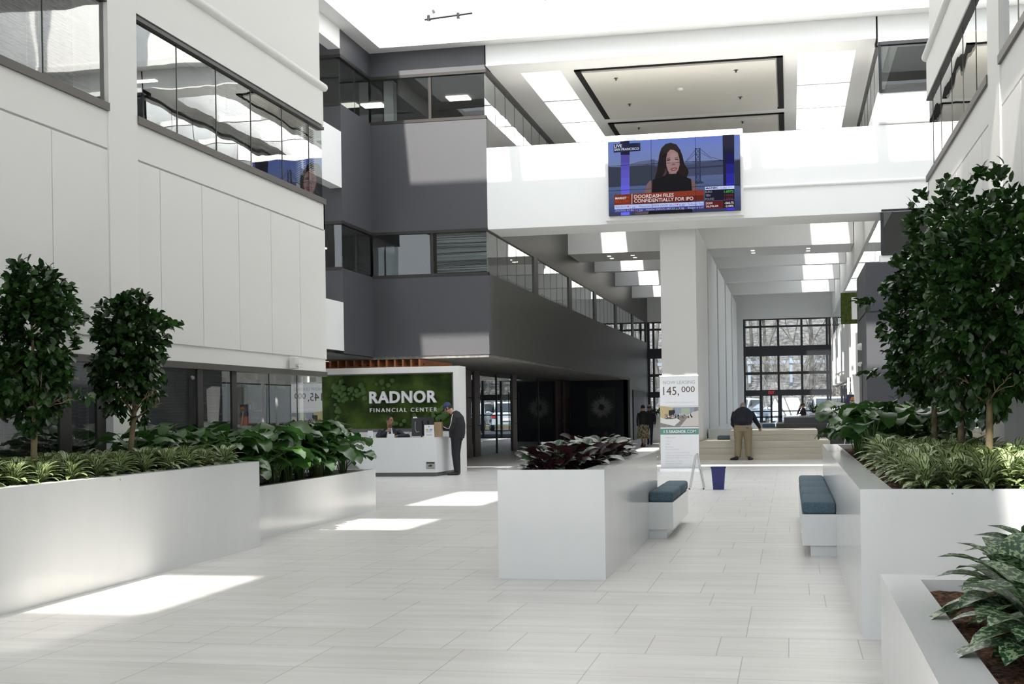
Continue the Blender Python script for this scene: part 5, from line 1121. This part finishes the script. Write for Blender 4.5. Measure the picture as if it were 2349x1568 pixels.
# -- B: receptionist seated behind the desk, torso only shows above the top
B, Rm, f_, u, r_ = standing('person in dark suit and tie seated behind the reception desk', (-9.36, 29.95, -0.14), math.pi+0.35, dict(
    head=((.0, .05, 1.41), (-.62, .75, .12), (0, -.15, 1)), neck=(0, -.02, 1.22), skin=SKIN2,
    torso=[(0, -.12, .52), (0, -.12, .75), (0, -.10, .95), (0, -.07, 1.12), (0, -.04, 1.22), (0, -.02, 1.26)], torso_r=[(.19, .14), (.19, .14), (.20, .14), (.205, .13), (.14, .09), (.065, .06)],
    arms=[([(-.20, -.06, 1.17), (-.33, .02, 1.05), (-.42, .12, 1.045), (-.28, .26, 1.06), (-.16, .32, 1.06)], [.070, .064, .060, .050, .038], (1, .1, -.05), (0, .2, 1), .4, 1),
          ([(.20, -.06, 1.17), (.28, .02, 1.06), (.25, .14, 1.02), (.17, .20, 1.09), (.10, .19, 1.17)], [.070, .064, .058, .048, .038], (-.7, -.25, .45), (.5, .7, .3), 1.1, -1)],
    legs=[([(-.10, -.10, .60), (-.12, .22, .60), (-.12, .27, .20)], [.10, .075, .06]), ([(.10, -.10, .60), (.12, .22, .60), (.12, .27, .20)], [.10, .075, .06])],
    hip=([(0, -.12, .52), (0, -.10, .66)], [(.17, .13), (.18, .14)]), topname='suit_jacket', topmat=SUIT, legmat=SUIT,
    shoes=[((-.12, .25, .14), (0, 1, 0)), ((.12, .25, .14), (0, 1, 0))]))
hair_cap((.0, .05, 1.41), Rm, 1.0, 1.03, .01, .5).build('hair', HAIRD, B)
m_ = MB(); m_.add([(-.045, .052, 1.245), (.045, .052, 1.245), (.085, .085, 1.05), (.05, .10, .80), (-.05, .10, .80), (-.085, .085, 1.05)], [tuple(range(6))]); m_.add([(-.045, .056, 1.245), (.045, .056, 1.245), (.085, .089, 1.05), (.05, .104, .80), (-.05, .104, .80), (-.085, .089, 1.05)], [tuple(range(5, -1, -1))]); sh_ = m_.build('shirt', SHIRT, B)
m_ = MB(); m_.prismz([(-.02, .062), (.02, .062), (.02, .068), (-.02, .068)], 1.195, 1.235); m_.add([(-.016, .066, 1.20), (.016, .066, 1.20), (.032, .115, .84), (-.032, .115, .84)], [(0, 1, 2, 3)]); m_.build('tie', BLKCLOTH, sh_)
ch = empty('office_chair', (-9.36, 30.12, 0)); tag(ch, 'black office chair of the person seated at the reception desk', 'chair')
m_ = MB(); m_.box(-.24, .24, -.3, .15, .36, .42); m_.build('seat', BPLASTIC, ch, bevel=.02)
m_ = MB(); m_.box(-.22, .22, .17, .21, .46, .95); m_.build('backrest', BPLASTIC, ch, bevel=.02)
m_ = MB(); m_.tube([(0, 0, .06), (0, 0, .36)], .03, 10); m_.build('column', BPLASTIC, ch)
for k in range(5):
    a = k*1.2566; m_ = MB(); m_.tube([(0, 0, .07), (.24*math.cos(a), .24*math.sin(a), .04)], [.025, .018], 8); m_.ell((.24*math.cos(a), .24*math.sin(a), .028), (.028, .028, .028), 8, 6); m_.build('leg', BPLASTIC, ch)

# -- C: heavy man from behind, bowing over the steps (faces +y)
Cc, Rm, f_, u, r_ = standing('person in navy sweater and khaki trousers bowing over the stone steps', (-1.30, 37.15, 0), 0.0, dict(
    head=((0, .34, 1.50), (0, .55, -.83), (0, .83, .55)), neck=(0, .22, 1.42), skin=SKIN,
    torso=[(0, .02, .93), (0, .01, 1.04), (0, .06, 1.18), (0, .14, 1.32), (0, .20, 1.41), (0, .25, 1.46)], torso_r=[(.22, .17), (.255, .20), (.28, .19), (.275, .16), (.18, .11), (.07, .06)],
    arms=[([(-.22, .16, 1.34), (-.28, .20, 1.14), (-.285, .30, 1.0), (-.26, .55, .93), (-.24, .72, .90)], [.080, .072, .064, .054, .042], (.1, 1, -.3), (0, .2, 1), .2, 1),
          ([(.22, .16, 1.34), (.31, .20, 1.17), (.36, .28, 1.06), (.42, .40, .96), (.45, .50, .89)], [.080, .072, .064, .054, .042], (0, .8, -.6), (.3, .6, .7), .5, -1)],
    legs=[([(-.12, .0, .90), (-.135, .02, .50), (-.16, -.03, .09)], [.145, .105, .085]), ([(.12, .0, .90), (.135, .02, .50), (.15, -.03, .09)], [.145, .105, .085])],
    hip=([(0, .0, .80), (0, .0, .90), (0, .02, 1.0)], [(.235, .17), (.245, .18), (.235, .165)]), topname='sweater', topmat=NAVY, legmat=KHAKI,
    shoes=[((-.17, -.06, 0), (-.75, .6, 0)), ((.16, -.05, 0), (.35, 1, 0))]))
hair_cap((0, .34, 1.50), Rm, 1.0, 1.04, -.03, .45).build('hair', HAIRG, Cc)
m_ = MB()
n_ = 20
m_.tube([(0, .01, .985), (0, .012, 1.02)], [(.245, .178), (.245, .180)], 24, side=(1, 0, 0)); m_.build('belt', mat('brown_belt', (.05, .03, .02), .5), Cc)
m_ = MB(); m_.add([(.09, -.195, .915), (.17, -.17, .90), (.165, -.172, .885), (.092, -.197, .90)], [(0, 1, 2, 3)]); m_.build('back_pocket', BPLASTIC, Cc)

# -- D: woman walking toward the camera, E: a second woman behind her, F: man on the phone
SKIRT = mat('patterned_skirt', (0.42, 0.35, 0.22), .8, noise=(16, (0.07, 0.055, 0.035), .42, .58, (1, 1, 1)))
def walker(label, loc, rz, top, hairm, skirt, h=1.0, phone=False, legm=None):
    arms = [([(-.17, 0, 1.30), (-.22, -.02, 1.12), (-.23, .03, .98), (-.22, .10, .82)], [.055, .050, .044, .034], (0, .3, -1), (-1, 0, 0), .5, 1),
            ([(.17, 0, 1.30), (.22, -.04, 1.12), (.24, -.06, .98), (.23, -.05, .80)], [.055, .050, .044, .034], (0, 0, -1), (1, 0, 0), .5, -1)]
    if phone: arms[1] = ([(.17, 0, 1.30), (.23, .08, 1.12), (.20, .20, 1.14), (.14, .15, 1.30), (.10, .10, 1.40)], [.055, .050, .044, .040, .034], (0, -.1, 1), (1, 0, 0), .8, -1)
    o, Rm, f_, u, r_ = standing(label, loc, rz, dict(
        head=((0, .02, 1.50), (0, 1, -.15), (0, .15, 1)), neck=(0, -.01, 1.36), skin=SKIN,
        torso=[(0, 0, .82), (0, 0, .95), (0, 0, 1.12), (0, 0, 1.26), (0, 0, 1.35), (0, 0, 1.39)], torso_r=[(.17, .12), (.175, .125), (.165, .115), (.175, .11), (.12, .08), (.055, .05)], arms=arms,
        legs=[([(-.08, 0, .85), (-.08, .08, .48), (-.07, .10, .08)], [.085, .060, .045]), ([(.08, 0, .85), (.08, -.02, .48), (.07, -.14, .12)], [.085, .060, .045])],
        hip=([(0, 0, .78), (0, 0, .9)], [(.15, .11), (.16, .12)]), topname='sweater', topmat=top, legmat=legm,
        shoes=[((-.07, .08, 0), (0, 1, 0)), ((.07, -.16, .05), (0, 1, -.3))]))
    hair_cap((0, .02, 1.50), Rm, 1.0, 1.08, -.07, .5, frontcut=.02).build('hair', hairm, o)
    if skirt:
        m_ = MB(); m_.tube([(0, 0, .86), (0, 0, .70), (0, 0, .5), (0, 0, .32)], [(.165, .12), (.20, .15), (.235, .18), (.26, .20)], 24, side=(1, 0, 0)); m_.build('skirt', SKIRT, o)
    return o
walker('person in black sweater and mottled beige skirt walking in the far left aisle', (-5.55, 50.4, 0), math.pi-0.1, BLKCLOTH, HAIRD, True)
walker('person in dark clothes half hidden behind the one in the beige skirt', (-5.60, 53.2, 0), math.pi, mat('grey_top', (.03, .03, .045), .8), HAIRD, False, legm=mat('jeans', (.03, .045, .09), .8))
walker('person in a dark top on the phone near the far glass doors', (0.60, 62.0, 0.0), math.pi/2+.3, mat('maroon_top', (.02, .008, .010), .8), HAIRD, False, phone=True, legm=PANTS)

# ================================================================ OUTSIDE BEYOND THE END GLASS
gm = mat('verge_grass', (0.09, 0.11, 0.04), .95, noise=(1.2, (0.13, 0.10, 0.065), .4, .6, (1, 1, 1)))
gb_ = MB(); gb_.box(-60, 60, 68.4, 88, -.3, .2); struct(gb_.build('parking_ground', mat('asphalt', (.05, .05, .055), .9)))
HILL = mat('leaf_litter', (0.035, 0.032, 0.028), .95, bump=(3, 1, .3), noise=(2.5, (0.13, 0.115, 0.10), .38, .64, (1, 1, 3)))
hb_ = MB(); nx_, ny_ = 60, 24; rr = random.Random(3)
vs = [(-60+2*i+0.0, 88+2.2*j+rr.uniform(-.4, .4), .2+max(0, j-1.5)*.95+rr.uniform(-.3, .3)*(j > 0)) for j in range(ny_+1) for i in range(nx_+1)]
hb_.add(vs, [(j*(nx_+1)+i, j*(nx_+1)+i+1, (j+1)*(nx_+1)+i+1, (j+1)*(nx_+1)+i) for j in range(ny_) for i in range(nx_)], 0, True); struct(hb_.build('hillside', HILL))
vg = MB(); vg.box(-60, 60, 85, 92, .2, .45); struct(vg.build('verge', gm))
rl = MB()
for z in (4.4, 4.9): rl.box(-40, 40, 97.6, 97.7, z+.2, z+.42)
for k in range(26): rl.box(-39+3*k, -38.8+3*k, 97.7, 97.85, 3.2, 5.4)
tag(rl.build('guard_rail', mat('galvanised', (.25, .27, .3), .5, .5)), 'pale roadside guard rail across the wooded slope outside', 'guard rail')
def bare_tree(seed, h, r0, spread, lv=4, lean=0.0):
    rr = random.Random(seed); mb = MB()
    def rec(p, d, L_, r, n_):
        q = p+d*L_; mb.tube([p, p+d*L_*.5+Vector((rr.uniform(-.05, .05)*L_, rr.uniform(-.05, .05)*L_, 0)), q], [r, r*.85, r*.65], 5)
        if n_ == 0: return
        for _ in range(rr.choice((2, 3, 3)) if n_ > 1 else 3):
            dd = (d+Vector((rr.uniform(-1, 1)*spread, rr.uniform(-1, 1)*spread, rr.uniform(-.1, .45)))).normalized(); rec(q, dd, L_*rr.uniform(.6, .85), r*.6, n_-1)
    rec(Vector((0, 0, -.1)), Vector((lean, 0, 1)).normalized(), h*.3, r0, lv)
    return mb
bt0 = MB()
for k in range(6):
    a = k*1.05; t_ = bare_tree(50+k, 6.2, .06, .55, 4, .55*math.cos(a)); bt0.join(t_)
o = bt0.build('bare_tree', mat('grey_bark', (.10, .085, .07), .9)); o.location = (0.2, 76.5, .2); tag(o, 'bare multi-stemmed ornamental tree just outside the far doors', 'tree')
BARK2 = mat('pale_bark', (.10, .09, .075), .9, noise=(2, (.04, .036, .03), .4, .6, (1, 1, 1)))
pt = [bare_tree(70+k, 13, .16, .5, 5) for k in range(3)]; pm_ = []
for mbx in pt: pm_.append(mbx.build('woodland_tree', BARK2))
rr = random.Random(9); k = 0
for i in range(26):
    x = -14+28*(i % 13)/13+rr.uniform(-.8, .8); y = 92+7*(i//13)+rr.uniform(-2, 2); src = pm_[i % 3]
    o = src if i < 3 else src.copy()
    if i >= 3: COL.objects.link(o)
    o.location = (x, y, .1+max(0, (y-88)/2.2-1.5)*.95); o.rotation_euler = (0, 0, rr.uniform(0, 6)); s_ = rr.uniform(.8, 1.3); o.scale = (s_, s_, s_)
    tag(o, 'leafless tree on the wooded slope outside the end window', 'tree', 'leafless trees on the slope')
def car(label, x, y, rz, color, suv=True, rear=True):
    t = empty('car', (x, y, .22), rz); tag(t, label, 'car')
    H_ = 1.78 if suv else 1.45; P = mat('car_'+label.split()[0], color, .25, .3, coat=.6)
    # profile along local y (length), x width
    prof = [(-2.25, .35), (2.25, .35), (2.3, .75), (2.15, 1.02), (1.15, 1.10), (.55, H_-.06), (-1.55, H_), (-2.05, 1.15), (-2.25, 1.0)] if suv else [(-2.25, .30), (2.25, .30), (2.3, .65), (2.1, .85), (1.1, .95), (.35, H_-.04), (-.95, H_), (-1.75, 1.0), (-2.25, .92)]
    m_ = MB(); n_ = len(prof); vs = []
    for sx in (-.9, .9):
        for py, pz in prof: vs.append((sx*(1 if pz < 1.12 else .80), py, pz))
    fs = [tuple(range(n_)), tuple(range(2*n_-1, n_-1, -1))]+[(i, n_+i, n_+(i+1) % n_, (i+1) % n_) for i in range(n_)]
    m_.add(vs, fs); m_.build('car_body', P, t, bevel=.06)
    G_ = mat('car_glass', (.02, .025, .03), .08)
    yb = -2.06 if suv else -1.62
    m_ = MB(); m_.add([(-.70, yb-.055, 1.18), (.70, yb-.055, 1.18), (.62, yb+.40, H_-.10), (-.62, yb+.40, H_-.10)], [(0, 1, 2, 3)])
    if not suv: m_.v = [(a, b_-.0+(0.0), c) for a, b_, c in m_.v]
    m_.build('rear_window', G_, t)
    for q in (-1, 1):
        m_ = MB(); m_.add([(q*.905, -1.7, 1.14), (q*.905, .9, 1.14), (q*.76, .45, H_-.12), (q*.76, -1.4, H_-.12)], [(0, 1, 2, 3)]); m_.build('side_window', G_, t)
        for yy in (-1.4, 1.4):
            m_ = MB(); m_.tube([(q*.93, yy, .34), (q*.72, yy, .34)], .34, 18); wh = m_.build('wheel', mat('tyre', (.015, .015, .015), .8), t)
            m_ = MB(); m_.tube([(q*.94, yy, .34), (q*.9, yy, .34)], .2, 12); m_.build('hub', mat('alloy', (.5, .5, .52), .3, .8), wh)
        m_ = MB(); m_.box(q*.62, q*.88, -2.30, -2.2, .80, 1.0); m_.build('tail_light', mat('tail_red', (.35, .02, .02), .4), t)
        m_ = MB(); m_.tube([(q*.92, .75, 1.12), (q*1.08, .72, 1.14)], .07, 8); m_.build('mirror', P, t)
    m_ = MB(); m_.box(-.26, .26, -2.32, -2.25, .62, .76); m_.build('number_plate', PAPER, t)
    return t
car('white boxy off-roader parked outside, at the right of the far glass', 1.9, 80.5, 0.12, (.8, .8, .8), True)
car('silver estate parked outside the far doors, left of the bare tree', -2.6, 79.5, -0.25, (.55, .60, .66), True)
car('pearl saloon with its nose to the building, behind the bare tree', -0.2, 81.5, math.pi, (.62, .66, .72), True)

# unused plant prototypes are dropped
for lst in (AG1, AG1b, AG2, PH, PHb, PHc, CA):
    for p_ in lst:
        if p_.name not in used:
            for c_ in list(p_.children): bpy.data.objects.remove(c_)
            bpy.data.objects.remove(p_)
